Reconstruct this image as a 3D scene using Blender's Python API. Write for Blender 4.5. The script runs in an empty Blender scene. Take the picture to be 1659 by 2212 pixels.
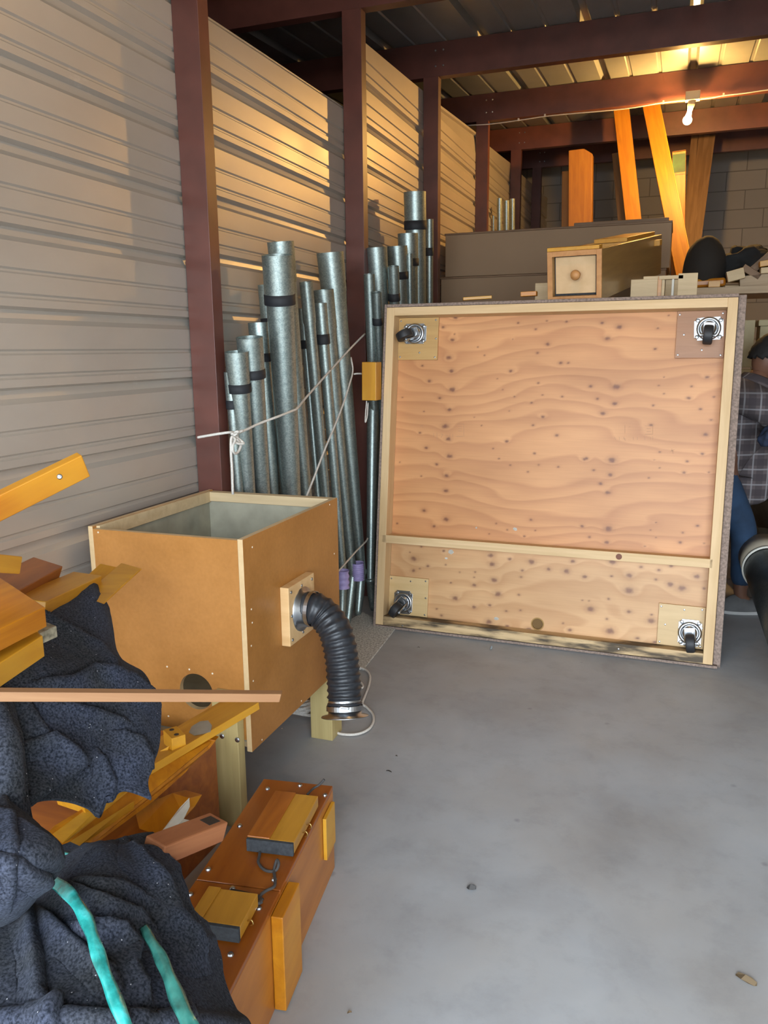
import bpy, bmesh, math, random
from mathutils import Vector, Matrix, noise
random.seed(7)
C = bpy.context.scene.collection
PI = math.pi
# ------------------------------------------------------------------ camera model
FPX, PIT, YAW, ROLL, CAMH = 1720.0, .2007, .3463, -.0098, 1.32
_fw = Vector((-math.sin(YAW)*math.cos(PIT), math.cos(YAW)*math.cos(PIT), -math.sin(PIT)))
_r = Vector((math.cos(YAW), math.sin(YAW), 0)); _u = _r.cross(_fw)
_R = _r*math.cos(ROLL)+_u*math.sin(ROLL); _U = -_r*math.sin(ROLL)+_u*math.cos(ROLL)
EYE = Vector((0, 0, CAMH))
def ray(x, y): return _fw+_R*((x-829.5)/FPX)-_U*((y-1106)/FPX)
def at(x, y, Y):
    d = ray(x, y); return EYE+d*(Y/d.y)
def onz(x, y, z=0.0):
    d = ray(x, y); return EYE+d*((z-CAMH)/d.z)
def onx(x, y, X):
    d = ray(x, y); return EYE+d*(X/d.x)
def onplane(x, y, p, n):
    d = ray(x, y); return EYE+d*((p-EYE).dot(n)/d.dot(n))
def dist(p): return (p-EYE).dot(_fw)
cam = bpy.data.objects.new('camera', bpy.data.cameras.new('camera')); C.objects.link(cam)
m = Matrix.Identity(4)
for i in range(3):
    m[i][0], m[i][1], m[i][2], m[i][3] = _R[i], _U[i], -_fw[i], EYE[i]
cam.matrix_world = m
cam.data.sensor_fit = 'HORIZONTAL'; cam.data.sensor_width = 36; cam.data.lens = 36*FPX/1659
cam.data.clip_start = .02
bpy.context.scene.camera = cam
# ------------------------------------------------------------------ materials
MATS = {}
def newmat(name):
    mt = bpy.data.materials.new(name); mt.use_nodes = True; MATS[name] = mt
    nt = mt.node_tree; b = nt.nodes['Principled BSDF']
    return mt, nt, b
def N(nt, t, **k):
    n = nt.nodes.new(t)
    for a, v in k.items():
        if a.startswith('i_'):
            key = a[2:]; key = int(key) if key.isdigit() else key.replace('_', ' ')
            n.inputs[key].default_value = v
        else: setattr(n, a, v)
    return n
def lk(nt, a, b): nt.links.new(a, b)
def ramp(nt, stops, interp='LINEAR'):
    r = nt.nodes.new('ShaderNodeValToRGB'); r.color_ramp.interpolation = interp
    while len(r.color_ramp.elements) < len(stops): r.color_ramp.elements.new(.5)
    for e, (p, c) in zip(r.color_ramp.elements, stops):
        e.position = p; e.color = (c[0], c[1], c[2], 1)
    return r
def coords(nt, scale=(1, 1, 1), rnd=True, loc=(0, 0, 0), obj=True):
    tc = N(nt, 'ShaderNodeTexCoord'); mp = N(nt, 'ShaderNodeMapping')
    mp.inputs['Scale'].default_value = scale
    if rnd:
        oi = N(nt, 'ShaderNodeObjectInfo'); mu = N(nt, 'ShaderNodeVectorMath', operation='SCALE'); cb = N(nt, 'ShaderNodeCombineXYZ')
        for i in range(3): lk(nt, oi.outputs['Random'], cb.inputs[i])
        lk(nt, cb.outputs[0], mu.inputs[0]); mu.inputs['Scale'].default_value = 37
        lk(nt, mu.outputs[0], mp.inputs['Location'])
    else: mp.inputs['Location'].default_value = loc
    lk(nt, tc.outputs['Object' if obj else 'Generated'], mp.inputs['Vector'])
    return mp.outputs[0]
def plain(name, col, rough=.5, metal=0., var=.0, scale=20, bump=0., emit=None, spec=.5, coat=0):
    mt, nt, b = newmat(name)
    b.inputs['Base Color'].default_value = (*col, 1); b.inputs['Roughness'].default_value = rough
    b.inputs['Metallic'].default_value = metal; b.inputs['Specular IOR Level'].default_value = spec
    b.inputs['Coat Weight'].default_value = coat
    v = coords(nt); n = N(nt, 'ShaderNodeTexNoise', i_Scale=scale, i_Detail=4.0); lk(nt, v, n.inputs['Vector'])
    if var:
        lo = [c*(1-var) for c in col]; hi = [min(1, c*(1+var)) for c in col]
        r = ramp(nt, [(.3, lo), (.7, hi)]); lk(nt, n.outputs['Fac'], r.inputs[0]); lk(nt, r.outputs[0], b.inputs['Base Color'])
    if bump:
        bp = N(nt, 'ShaderNodeBump', i_Strength=bump, i_Distance=.003); lk(nt, n.outputs['Fac'], bp.inputs['Height']); lk(nt, bp.outputs[0], b.inputs['Normal'])
    if emit:
        b.inputs['Emission Color'].default_value = (*emit[0], 1); b.inputs['Emission Strength'].default_value = emit[1]
    return mt
def wood(name, c1, c2, c3=None, sc=(2.2, 26, 26), rough=.4, coat=.0, dist=.6, bump=.1, blotch=None):
    mt, nt, b = newmat(name)
    v = coords(nt, sc)
    n = N(nt, 'ShaderNodeTexNoise', i_Scale=1.0, i_Detail=5.0, i_Roughness=.62, i_Distortion=dist); lk(nt, v, n.inputs['Vector'])
    r = ramp(nt, [(.28, c1), (.5, tuple((a+c)/2 for a, c in zip(c1, c2))), (.72, c2)]); lk(nt, n.outputs['Fac'], r.inputs[0])
    out = r.outputs[0]
    if c3:
        v2 = coords(nt, (3, 5, 5)); n2 = N(nt, 'ShaderNodeTexNoise', i_Scale=1.0, i_Detail=3.0); lk(nt, v2, n2.inputs['Vector'])
        rr = ramp(nt, [(.5, (0, 0, 0)), (.75, (1, 1, 1))]); lk(nt, n2.outputs['Fac'], rr.inputs[0])
        mx = N(nt, 'ShaderNodeMixRGB'); lk(nt, rr.outputs[0], mx.inputs[0]); lk(nt, out, mx.inputs[1]); mx.inputs[2].default_value = (*c3, 1); out = mx.outputs[0]
    lk(nt, out, b.inputs['Base Color'])
    b.inputs['Roughness'].default_value = rough; b.inputs['Coat Weight'].default_value = coat; b.inputs['Coat Roughness'].default_value = .2
    bp = N(nt, 'ShaderNodeBump', i_Strength=bump, i_Distance=.002); lk(nt, n.outputs['Fac'], bp.inputs['Height']); lk(nt, bp.outputs[0], b.inputs['Normal'])
    return mt
LACQ = wood('lacquered_wood', (.34, .105, .003), (.54, .205, .006), (.56, .25, .014), rough=.42, coat=.12)
LACQD = wood('dark_lacquered_wood', (.22, .055, .006), (.40, .12, .012), rough=.4, coat=.25)
LACQB = wood('deep_lacquered_wood', (.24, .085, .002), (.37, .155, .004), rough=.5)
YELW = wood('yellow_wood', (.43, .18, .007), (.60, .285, .014), (.57, .30, .03), rough=.42, coat=.1)
RAWW = wood('raw_pine', (.52, .36, .16), (.68, .50, .26), rough=.6)
LUMB = wood('lumber', (.55, .36, .17), (.72, .51, .28), sc=(1.6, 22, 22), rough=.6)
LEGW = wood('leg_wood', (.40, .30, .12), (.52, .41, .18), rough=.55)
STICKW = wood('stick_wood', (.22, .10, .04), (.31, .16, .07), rough=.6)
REDW = wood('red_raw_wood', (.26, .085, .03), (.40, .15, .055), rough=.75, bump=.4)
OLDW = wood('old_brown_wood', (.13, .07, .03), (.24, .14, .07), rough=.6)
CREAMW = wood('cream_wood', (.52, .38, .21), (.66, .51, .30), rough=.6)
PALEW = plain('pale_paint', (.62, .60, .52), .6, var=.08)
# moulded fibreboard
def mdf(name, c1, c2):
    mt, nt, b = newmat(name)
    v = coords(nt, (1, 1, 1)); n = N(nt, 'ShaderNodeTexNoise', i_Scale=5.0, i_Detail=6.0, i_Roughness=.65); lk(nt, v, n.inputs['Vector'])
    n2 = N(nt, 'ShaderNodeTexNoise', i_Scale=90.0, i_Detail=3.0); lk(nt, v, n2.inputs['Vector'])
    ad = N(nt, 'ShaderNodeMath', operation='MULTIPLY_ADD', i_1=.35); lk(nt, n2.outputs['Fac'], ad.inputs[0]); lk(nt, n.outputs['Fac'], ad.inputs[2])
    r = ramp(nt, [(.45, c1), (.9, c2)]); lk(nt, ad.outputs[0], r.inputs[0]); lk(nt, r.outputs[0], b.inputs['Base Color'])
    b.inputs['Roughness'].default_value = .45
    return mt
MDF = mdf('mdf', (.31, .125, .022), (.43, .185, .042))
MDFE = mdf('mdf_cut_edge', (.50, .34, .17), (.62, .45, .25))
LINING = plain('grey_lining', (.34, .32, .24), .8, var=.15, scale=14)
GREYB = plain('grey_board', (.30, .195, .11), .7, var=.05, scale=3)
# steel paint
STEEL = plain('red_oxide_steel', (.105, .034, .024), .42, var=.22, scale=7, bump=.05)
# wall sheet
def sheet(name, c1, c2, metal=.35, rough=.38):
    mt, nt, b = newmat(name)
    v = coords(nt, (1, .5, 1), rnd=False); n = N(nt, 'ShaderNodeTexNoise', i_Scale=2.2, i_Detail=7.0, i_Roughness=.6); lk(nt, v, n.inputs['Vector'])
    r = ramp(nt, [(.3, c1), (.7, c2)]); lk(nt, n.outputs['Fac'], r.inputs[0]); lk(nt, r.outputs[0], b.inputs['Base Color'])
    n2 = N(nt, 'ShaderNodeTexNoise', i_Scale=6.0, i_Detail=5.0); lk(nt, v, n2.inputs['Vector'])
    n9 = N(nt, 'ShaderNodeTexNoise', i_Scale=4.0, i_Detail=8.0, i_Roughness=.7); lk(nt, v, n9.inputs['Vector'])
    r9 = ramp(nt, [(.66, (0, 0, 0)), (.74, (.55, .55, .55))]); lk(nt, n9.outputs['Fac'], r9.inputs[0])
    m9 = N(nt, 'ShaderNodeMixRGB'); lk(nt, r9.outputs[0], m9.inputs[0]); lk(nt, r.outputs[0], m9.inputs[1]); m9.inputs[2].default_value = (.62, .60, .56, 1); lk(nt, m9.outputs[0], b.inputs['Base Color'])
    rr = N(nt, 'ShaderNodeMapRange', i_3=rough-.06, i_4=rough+.14); lk(nt, n2.outputs['Fac'], rr.inputs[0]); lk(nt, rr.outputs[0], b.inputs['Roughness'])
    b.inputs['Metallic'].default_value = metal
    bp = N(nt, 'ShaderNodeBump', i_Strength=.12, i_Distance=.01); lk(nt, n.outputs['Fac'], bp.inputs['Height']); lk(nt, bp.outputs[0], b.inputs['Normal'])
    return mt
WALLM = sheet('painted_wall_sheet', (.41, .37, .32), (.50, .455, .395))
ROOFM = sheet('galvanised_roof', (.24, .26, .26), (.34, .36, .35), metal=.5, rough=.32)
# speckled zinc pipes
def zinc(name, c1, c2):
    mt, nt, b = newmat(name)
    v = coords(nt, (1, 1, 1)); vo = N(nt, 'ShaderNodeTexVoronoi', i_Scale=230.0); lk(nt, v, vo.inputs['Vector'])
    n = N(nt, 'ShaderNodeTexNoise', i_Scale=60.0, i_Detail=4.0); lk(nt, v, n.inputs['Vector'])
    mx = N(nt, 'ShaderNodeMixRGB'); mx.inputs[0].default_value = .5; lk(nt, vo.outputs['Color'], mx.inputs[1]); lk(nt, n.outputs['Fac'], mx.inputs[2])
    bw = N(nt, 'ShaderNodeRGBToBW'); lk(nt, mx.outputs[0], bw.inputs[0])
    r = ramp(nt, [(.3, c1), (.7, c2)]); lk(nt, bw.outputs[0], r.inputs[0]); lk(nt, r.outputs[0], b.inputs['Base Color'])
    b.inputs['Metallic'].default_value = .8; b.inputs['Roughness'].default_value = .40
    return mt
ZINC = zinc('speckled_zinc', (.22, .27, .255), (.36, .41, .385))
ZINCD = zinc('dark_zinc', (.07, .08, .08), (.12, .13, .13))
TAPE = plain('black_tape', (.012, .013, .016), .7)
CHROME = plain('zinc_plated_steel', (.46, .48, .50), .30, 1.0)
BRASS = plain('brass', (.6, .42, .15), .35, 1.0)
RUBBER = plain('black_rubber', (.018, .018, .02), .55, var=.2)
HOSE = plain('hose_fabric', (.018, .020, .024), .42, var=.3, scale=60, bump=.5)
ROPE = plain('white_rope', (.62, .58, .52), .85, var=.15, scale=200, bump=.6)
WIRE = plain('white_cable', (.55, .5, .45), .5)
FELT = plain('grey_felt', (.03, .033, .037), .95, var=.3, scale=120)
CORD = plain('grey_cord', (.05, .045, .042), .8)
FOAM = plain('lilac_foam_wrap', (.36, .30, .55), .5, var=.15)
GTAPE = plain('green_tape', (.01, .12, .09), .3)
TOPBOARD = plain('dark_speaker_grille', (.02, .016, .012), .9)
CLOTHB = plain('black_cloth', (.012, .012, .012), .9)
BEIGE = plain('beige_cardboard', (.40, .34, .20), .7, var=.06)
def blanketmat():
    mt, nt, b = newmat('recycled_felt_blanket')
    v = coords(nt, (1, 1, 1), rnd=False)
    n = N(nt, 'ShaderNodeTexNoise', i_Scale=260.0, i_Detail=4.0); lk(nt, v, n.inputs['Vector'])
    n2 = N(nt, 'ShaderNodeTexNoise', i_Scale=7.0, i_Detail=3.0); lk(nt, v, n2.inputs['Vector'])
    r = ramp(nt, [(.35, (.012, .013, .015)), (.65, (.052, .054, .060))]); lk(nt, n.outputs['Fac'], r.inputs[0])
    r2 = ramp(nt, [(.4, (.85, .86, .86)), (.62, (1.0, 1.1, 1.45))]); lk(nt, n2.outputs['Fac'], r2.inputs[0])
    mu = N(nt, 'ShaderNodeMixRGB', blend_type='MULTIPLY'); mu.inputs[0].default_value = 1; lk(nt, r.outputs[0], mu.inputs[1]); lk(nt, r2.outputs[0], mu.inputs[2])
    vo = N(nt, 'ShaderNodeTexVoronoi', i_Scale=75.0); lk(nt, v, vo.inputs['Vector'])
    rs = ramp(nt, [(.05, (1, 1, 1)), (.085, (0, 0, 0))]); lk(nt, vo.outputs['Distance'], rs.inputs[0])
    sp = N(nt, 'ShaderNodeSeparateColor'); lk(nt, vo.outputs['Color'], sp.inputs[0])
    gt = N(nt, 'ShaderNodeMath', operation='GREATER_THAN', i_1=.62); lk(nt, sp.outputs[0], gt.inputs[0])
    ml = N(nt, 'ShaderNodeMath', operation='MULTIPLY'); lk(nt, rs.outputs[0], ml.inputs[0]); lk(nt, gt.outputs[0], ml.inputs[1])
    mx = N(nt, 'ShaderNodeMixRGB'); lk(nt, ml.outputs[0], mx.inputs[0]); lk(nt, mu.outputs[0], mx.inputs[1]); mx.inputs[2].default_value = (.42, .42, .44, 1)
    lk(nt, mx.outputs[0], b.inputs['Base Color']); b.inputs['Roughness'].default_value = 1; b.inputs['Specular IOR Level'].default_value = .1
    b.inputs['Sheen Weight'].default_value = .06; b.inputs['Sheen Tint'].default_value = (.6, .7, .9, 1)
    bp = N(nt, 'ShaderNodeBump', i_Strength=.6, i_Distance=.002); lk(nt, n.outputs['Fac'], bp.inputs['Height']); lk(nt, bp.outputs[0], b.inputs['Normal'])
    return mt
BLANK = blanketmat()
def strapmat():
    mt, nt, b = newmat('green_stretch_strap')
    v = coords(nt, (1, 1, 1), rnd=False)
    n = N(nt, 'ShaderNodeTexNoise', i_Scale=28.0, i_Detail=5.0); lk(nt, v, n.inputs['Vector'])
    r = ramp(nt, [(.35, (.01, .16, .14)), (.55, (.03, .34, .31)), (.75, (.10, .50, .50))]); lk(nt, n.outputs['Fac'], r.inputs[0]); lk(nt, r.outputs[0], b.inputs['Base Color'])
    b.inputs['Roughness'].default_value = .25; b.inputs['Coat Weight'].default_value = .6
    bp = N(nt, 'ShaderNodeBump', i_Strength=.5, i_Distance=.01); lk(nt, n.outputs['Fac'], bp.inputs['Height']); lk(nt, bp.outputs[0], b.inputs['Normal'])
    return mt
STRAP = strapmat()
STRAP2 = plain('dull_green_plastic', (.035, .17, .14), .25, var=.6, scale=30, bump=.4, coat=.5)
def floormat():
    mt, nt, b = newmat('concrete_floor')
    v = coords(nt, (1, 1, 1), rnd=False)
    n = N(nt, 'ShaderNodeTexNoise', i_Scale=2.6, i_Detail=8.0, i_Roughness=.6, i_Distortion=.4); lk(nt, v, n.inputs['Vector'])
    r = ramp(nt, [(.3, (.32, .33, .345)), (.5, (.375, .388, .405)), (.72, (.42, .43, .44))]); lk(nt, n.outputs['Fac'], r.inputs[0])
    # dark specks and stains
    vo = N(nt, 'ShaderNodeTexVoronoi', i_Scale=4.5); lk(nt, v, vo.inputs['Vector'])
    n3 = N(nt, 'ShaderNodeTexNoise', i_Scale=30.0, i_Detail=3.0); lk(nt, v, n3.inputs['Vector'])
    ad = N(nt, 'ShaderNodeMath', operation='MULTIPLY_ADD', i_1=.12); lk(nt, n3.outputs['Fac'], ad.inputs[0]); lk(nt, vo.outputs['Distance'], ad.inputs[2])
    rs = ramp(nt, [(.07, (.72, .72, .72)), (.115, (1, 1, 1))]); lk(nt, ad.outputs[0], rs.inputs[0])
    n4 = N(nt, 'ShaderNodeTexNoise', i_Scale=9.0, i_Detail=6.0, i_Roughness=.7); lk(nt, v, n4.inputs['Vector'])
    r4 = ramp(nt, [(.25, (.86, .86, .86)), (.5, (1, 1, 1))]); lk(nt, n4.outputs['Fac'], r4.inputs[0])
    m1 = N(nt, 'ShaderNodeMixRGB', blend_type='MULTIPLY'); m1.inputs[0].default_value = 1; lk(nt, r.outputs[0], m1.inputs[1]); lk(nt, rs.outputs[0], m1.inputs[2])
    m2 = N(nt, 'ShaderNodeMixRGB', blend_type='MULTIPLY'); m2.inputs[0].default_value = 1; lk(nt, m1.outputs[0], m2.inputs[1]); lk(nt, r4.outputs[0], m2.inputs[2])
    n5 = N(nt, 'ShaderNodeTexNoise', i_Scale=.9, i_Detail=4.0, i_Roughness=.6); lk(nt, v, n5.inputs['Vector'])
    r5 = ramp(nt, [(.42, (1, 1, 1)), (.62, (.90, .84, .78))]); lk(nt, n5.outputs['Fac'], r5.inputs[0])
    m5 = N(nt, 'ShaderNodeMixRGB', blend_type='MULTIPLY'); m5.inputs[0].default_value = 1; lk(nt, m2.outputs[0], m5.inputs[1]); lk(nt, r5.outputs[0], m5.inputs[2])
    lk(nt, m5.outputs[0], b.inputs['Base Color'])
    b.inputs['Roughness'].default_value = .55; b.inputs['Specular IOR Level'].default_value = .35
    bp = N(nt, 'ShaderNodeBump', i_Strength=.15, i_Distance=.004); lk(nt, n4.outputs['Fac'], bp.inputs['Height']); lk(nt, bp.outputs[0], b.inputs['Normal'])
    return mt
FLOORM = floormat()
# ------------------------------------------------------------------ object helpers
def tag(o, label=None, cat=None, group=None, kind=None):
    if label: o['label'] = label
    if cat: o['category'] = cat
    if group: o['group'] = group
    if kind: o['kind'] = kind
    return o
def wm(o):
    mtx = o.matrix_basis.copy(); p = o.parent
    while p: mtx = p.matrix_basis @ mtx; p = p.parent
    return mtx
def thing(name, label, cat, loc=(0, 0, 0), rot=None, group=None):
    o = bpy.data.objects.new(name, None); C.objects.link(o)
    o.empty_display_size = .1
    o.matrix_basis = Matrix.Translation(loc) @ (rot.to_4x4() if rot else Matrix.Identity(4))
    return tag(o, label, cat, group)
def mk(name, bm, mat, parent=None, M=None, bevel=0, smooth=False, mods=None, label=None):
    """M: world matrix of the mesh's own coordinates"""
    me = bpy.data.meshes.new(name); bm.to_mesh(me); bm.free()
    mats = mat if isinstance(mat, (list, tuple)) else [mat]
    for x in mats: me.materials.append(x)
    if smooth:
        for p in me.polygons: p.use_smooth = True
    o = bpy.data.objects.new(name, me); C.objects.link(o)
    M = M or Matrix.Identity(4)
    if parent is not None:
        o.parent = parent; o.matrix_basis = wm(parent).inverted() @ M
    else: o.matrix_basis = M
    if bevel:
        b = o.modifiers.new('bevel', 'BEVEL'); b.width = bevel; b.segments = 2; b.limit_method = 'ANGLE'; b.angle_limit = .6
    if label: o['label'] = label
    return o
def bm_box(x0, x1, y0, y1, z0, z1, bm=None, mi=0):
    bm = bm or bmesh.new()
    vs = [bm.verts.new((x, y, z)) for x in (x0, x1) for y in (y0, y1) for z in (z0, z1)]
    for f in ((0, 1, 3, 2), (4, 6, 7, 5), (0, 4, 5, 1), (2, 3, 7, 6), (0, 2, 6, 4), (1, 5, 7, 3)):
        bm.faces.new([vs[i] for i in f]).material_index = mi
    return bm
def bm_hexa(p, bm=None):
    """8 corners: 0-3 one face loop, 4-7 the opposite loop"""
    bm = bm or bmesh.new(); v = [bm.verts.new(q) for q in p]
    for f in ((0, 1, 2, 3), (7, 6, 5, 4), (0, 4, 5, 1), (1, 5, 6, 2), (2, 6, 7, 3), (3, 7, 4, 0)): bm.faces.new([v[i] for i in f])
    bmesh.ops.recalc_face_normals(bm, faces=bm.faces[:]); return bm
def bm_extrude(poly, a, b, axis='y', bm=None):
    """closed 2D polygon extruded from a to b"""
    bm = bm or bmesh.new()
    def P(u, v, t): return {'y': (u, t, v), 'x': (t, u, v), 'z': (u, v, t)}[axis]
    A = [bm.verts.new(P(u, v, a)) for u, v in poly]; B = [bm.verts.new(P(u, v, b)) for u, v in poly]
    n = len(poly)
    for i in range(n): bm.faces.new((A[i], A[(i+1) % n], B[(i+1) % n], B[i]))
    bm.faces.new(A[::-1]); bm.faces.new(B)
    bmesh.ops.recalc_face_normals(bm, faces=bm.faces[:]); return bm
def bm_lathe(prof, seg=32, bm=None, cap=True):
    """prof: (r,z) list, about Z"""
    bm = bm or bmesh.new(); rings = []
    for r, z in prof:
        if r < 1e-6: rings.append([bm.verts.new((0, 0, z))])
        else: rings.append([bm.verts.new((r*math.cos(2*PI*i/seg), r*math.sin(2*PI*i/seg), z)) for i in range(seg)])
    for a, b in zip(rings, rings[1:]):
        if len(a) == 1 and len(b) == 1: continue
        for i in range(seg):
            j = (i+1) % seg
            if len(a) == 1: bm.faces.new((a[0], b[j], b[i]))
            elif len(b) == 1: bm.faces.new((a[i], a[j], b[0]))
            else: bm.faces.new((a[i], a[j], b[j], b[i]))
    if cap:
        if len(rings[0]) > 1: bm.faces.new(rings[0][::-1])
        if len(rings[-1]) > 1: bm.faces.new(rings[-1])
    bmesh.ops.recalc_face_normals(bm, faces=bm.faces[:]); return bm
def frameZ(p, d, up=Vector((0, 0, 1))):
    """matrix at p with local Z along d"""
    z = d.normalized(); x = up.cross(z)
    if x.length < 1e-4: x = Vector((1, 0, 0)).cross(z)
    x.normalize(); y = z.cross(x)
    return Matrix(((x.x, y.x, z.x, p.x), (x.y, y.y, z.y, p.y), (x.z, y.z, z.z, p.z), (0, 0, 0, 1)))
def frameX(p, d, up=Vector((0, 0, 1)), roll=0):
    """matrix at p with local X along d, local Z near up"""
    x = d.normalized(); y = up.cross(x)
    if y.length < 1e-4: y = Vector((0, 1, 0))
    y.normalize(); z = x.cross(y)
    M = Matrix(((x.x, y.x, z.x, p.x), (x.y, y.y, z.y, p.y), (x.z, y.z, z.z, p.z), (0, 0, 0, 1)))
    return M @ Matrix.Rotation(roll, 4, 'X')
def smoothpath(pts, n=8):
    pts = [Vector(p) for p in pts]; out = []
    P = [pts[0]*2-pts[1]]+pts+[pts[-1]*2-pts[-2]]
    for i in range(1, len(P)-2):
        a, b, c, d = P[i-1:i+3]
        for k in range(n):
            t = k/n
            out.append(.5*((2*b)+(c-a)*t+(2*a-5*b+4*c-d)*t*t+(3*b-a-3*c+d)*t**3))
    out.append(pts[-1]); return out
def bm_tube(path, rad, seg=10, bm=None, cap=True):
    bm = bm or bmesh.new(); n = len(path); rings = []
    t0 = (path[1]-path[0]).normalized(); nn = t0.orthogonal().normalized()
    for i, p in enumerate(path):
        t = (path[min(i+1, n-1)]-path[max(i-1, 0)]).normalized()
        nn = (nn-t*nn.dot(t)).normalized(); b = t.cross(nn)
        r = rad(i/(n-1)) if callable(rad) else rad
        rings.append([bm.verts.new(p+nn*math.cos(2*PI*k/seg)*r+b*math.sin(2*PI*k/seg)*r) for k in range(seg)])
    for a, b in zip(rings, rings[1:]):
        for k in range(seg): bm.faces.new((a[k], a[(k+1) % seg], b[(k+1) % seg], b[k]))
    if cap: bm.faces.new(rings[0][::-1]); bm.faces.new(rings[-1])
    bmesh.ops.recalc_face_normals(bm, faces=bm.faces[:]); return bm
def beam(name, p0, p1, w, h, mat, parent=None, roll=0, bevel=.002, off=(0, 0), label=None, cat=None, group=None, cut0=0, cut1=0):
    """board from p0 to p1; w across (local y), h up (local z); cut: end skew"""
    d = p1-p0; L = d.length; M = frameX(p0, d, roll=roll)
    y0, y1, z0, z1 = off[0]-w/2, off[0]+w/2, off[1]-h/2, off[1]+h/2
    bm = bm_hexa([(0-cut0, y0, z0), (0+cut0, y1, z0), (0+cut0, y1, z1), (0-cut0, y0, z1), (L-cut1, y0, z0), (L+cut1, y1, z0), (L+cut1, y1, z1), (L-cut1, y0, z1)])
    o = mk(name, bm, mat, parent, M, bevel)
    if cat: tag(o, label, cat, group)
    elif label: o['label'] = label
    return o
def disc_bm(r, h, seg=16, dome=False):
    return bm_lathe([(r, 0), (r, h*.4), (r*.7, h*.85), (0, h)] if dome else [(r, 0), (r, h)], seg)
# ------------------------------------------------------------------ room
WX = -1.6; XR = 1.95; YF = -1.1; YB = 10.5
def struct(name, bm, mat, parent=None, **k):
    o = mk(name, bm, mat, parent, **k)
    if parent is None: o['kind'] = 'structure'
    return o
struct('floor', bm_box(-5.0, XR+.2, YF-.2, YB+.2, -.12, 0), FLOORM)
# left wall: ribbed sheets
PITCH = .2049
def sheet_profile(z0, z1, phase):
    pts = []; k = math.floor((z0-phase)/PITCH)-1
    prof = [(-.010, 0), (.004, -.013), (.027, -.019), (.034, 0), (.053, 0), (.058, -.006), (.064, -.006), (.069, 0), (.115, 0), (.120, -.006), (.126, -.006), (.131, 0)]
    while phase+k*PITCH < z1+.2:
        for dz, dx in prof: pts.append((phase+k*PITCH+dz, dx))
        k += 1
    out = [p for p in pts if z0 < p[0] < z1]
    return [(z0, out[0][1])]+out+[(z1, out[-1][1])]
def wall_sheet(name, y0, y1, z1, dx=0, dz=0, z1b=None):
    bm = bmesh.new(); prof = sheet_profile(.0, z1, 1.815+dz)
    if z1b is None: z1b = z1
    cols = []
    for j in range(0, 13):
        t = j/12; y = y0+(y1-y0)*t; col = []
        for z, x in prof:
            zz = z if z < z1-.05 else z+(z1b-z1)*t
            wob = .004*noise.noise(Vector((y*1.3, z*1.1, 3+y0)))
            col.append(bm.verts.new((WX+x+dx+wob, y, zz)))
        cols.append(col)
    for a, b in zip(cols, cols[1:]):
        for i in range(len(a)-1): bm.faces.new((a[i], a[i+1], b[i+1], b[i]))
    o = struct(name, bm, WALLM)
    s = o.modifiers.new('solid', 'SOLIDIFY'); s.thickness = .0012; s.offset = 0
    return o
PY = [2.45, 3.90, 5.24, 6.68, 8.12, 9.35]
wall_sheet('wall_left', YF, 2.51, 2.46)
wall_sheet('wall_left', 2.505, 3.95, 2.47, dx=-.002, dz=.03, z1b=2.50)
wall_sheet('wall_left', 3.955, 5.29, 2.86, dx=-.001, dz=.03, z1b=2.93)
wall_sheet('wall_left', 5.295, 6.74, 2.92, dz=.03, z1b=3.02)
wall_sheet('wall_left', 6.70, 8.18, 3.0, dx=-.002, dz=.03, z1b=3.08)
wall_sheet('wall_left', 8.14, YB, 3.06, dz=.03, z1b=3.14)
# block wall at the back
def blockmat():
    mt, nt, b = newmat('painted_block')
    tc = N(nt, 'ShaderNodeTexCoord'); sx = N(nt, 'ShaderNodeSeparateXYZ'); cb = N(nt, 'ShaderNodeCombineXYZ')
    lk(nt, tc.outputs['Object'], sx.inputs[0]); lk(nt, sx.outputs[0], cb.inputs[0]); lk(nt, sx.outputs[2], cb.inputs[1])
    br = N(nt, 'ShaderNodeTexBrick', i_Scale=1.0); br.inputs['Brick Width'].default_value = .418; br.inputs['Row Height'].default_value = .209
    br.inputs['Mortar Size'].default_value = .006; br.inputs['Mortar Smooth'].default_value = .4; br.offset = .5
    br.inputs['Color1'].default_value = (.30, .29, .27, 1); br.inputs['Color2'].default_value = (.34, .325, .30, 1); br.inputs['Mortar'].default_value = (.19, .18, .17, 1)
    lk(nt, cb.outputs[0], br.inputs['Vector'])
    n = N(nt, 'ShaderNodeTexNoise', i_Scale=60.0, i_Detail=5.0); lk(nt, tc.outputs['Object'], n.inputs['Vector'])
    lk(nt, br.outputs['Color'], b.inputs['Base Color']); b.inputs['Roughness'].default_value = .8
    sb = N(nt, 'ShaderNodeMath', operation='MULTIPLY_ADD', i_1=-1.0); lk(nt, br.outputs['Fac'], sb.inputs[0])
    ml = N(nt, 'ShaderNodeMath', operation='MULTIPLY', i_1=.25); lk(nt, n.outputs['Fac'], ml.inputs[0]); lk(nt, ml.outputs[0], sb.inputs[2])
    bp = N(nt, 'ShaderNodeBump', i_Strength=.6, i_Distance=.008); lk(nt, sb.outputs[0], bp.inputs['Height']); lk(nt, bp.outputs[0], b.inputs['Normal'])
    return mt
BLOCK = blockmat()
_m = at(1538, 374, YB); _j = at(1565.5, 440, YB)
ox, oz = _j.x-.418*20, _m.z-.209*20
bm = bmesh.new()
for x in (0,):
    vs = [(-5.0-ox, 0, -.1-oz), (XR+.2-ox, 0, -.1-oz), (XR+.2-ox, 0, 3.7-oz), (-5.0-ox, 0, 3.7-oz)]
bm_hexa(vs+[(a, .2, c) for a, _, c in vs], bm)
struct('wall_back', bm, BLOCK, M=Matrix.Translation((ox, YB, oz)))
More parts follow.
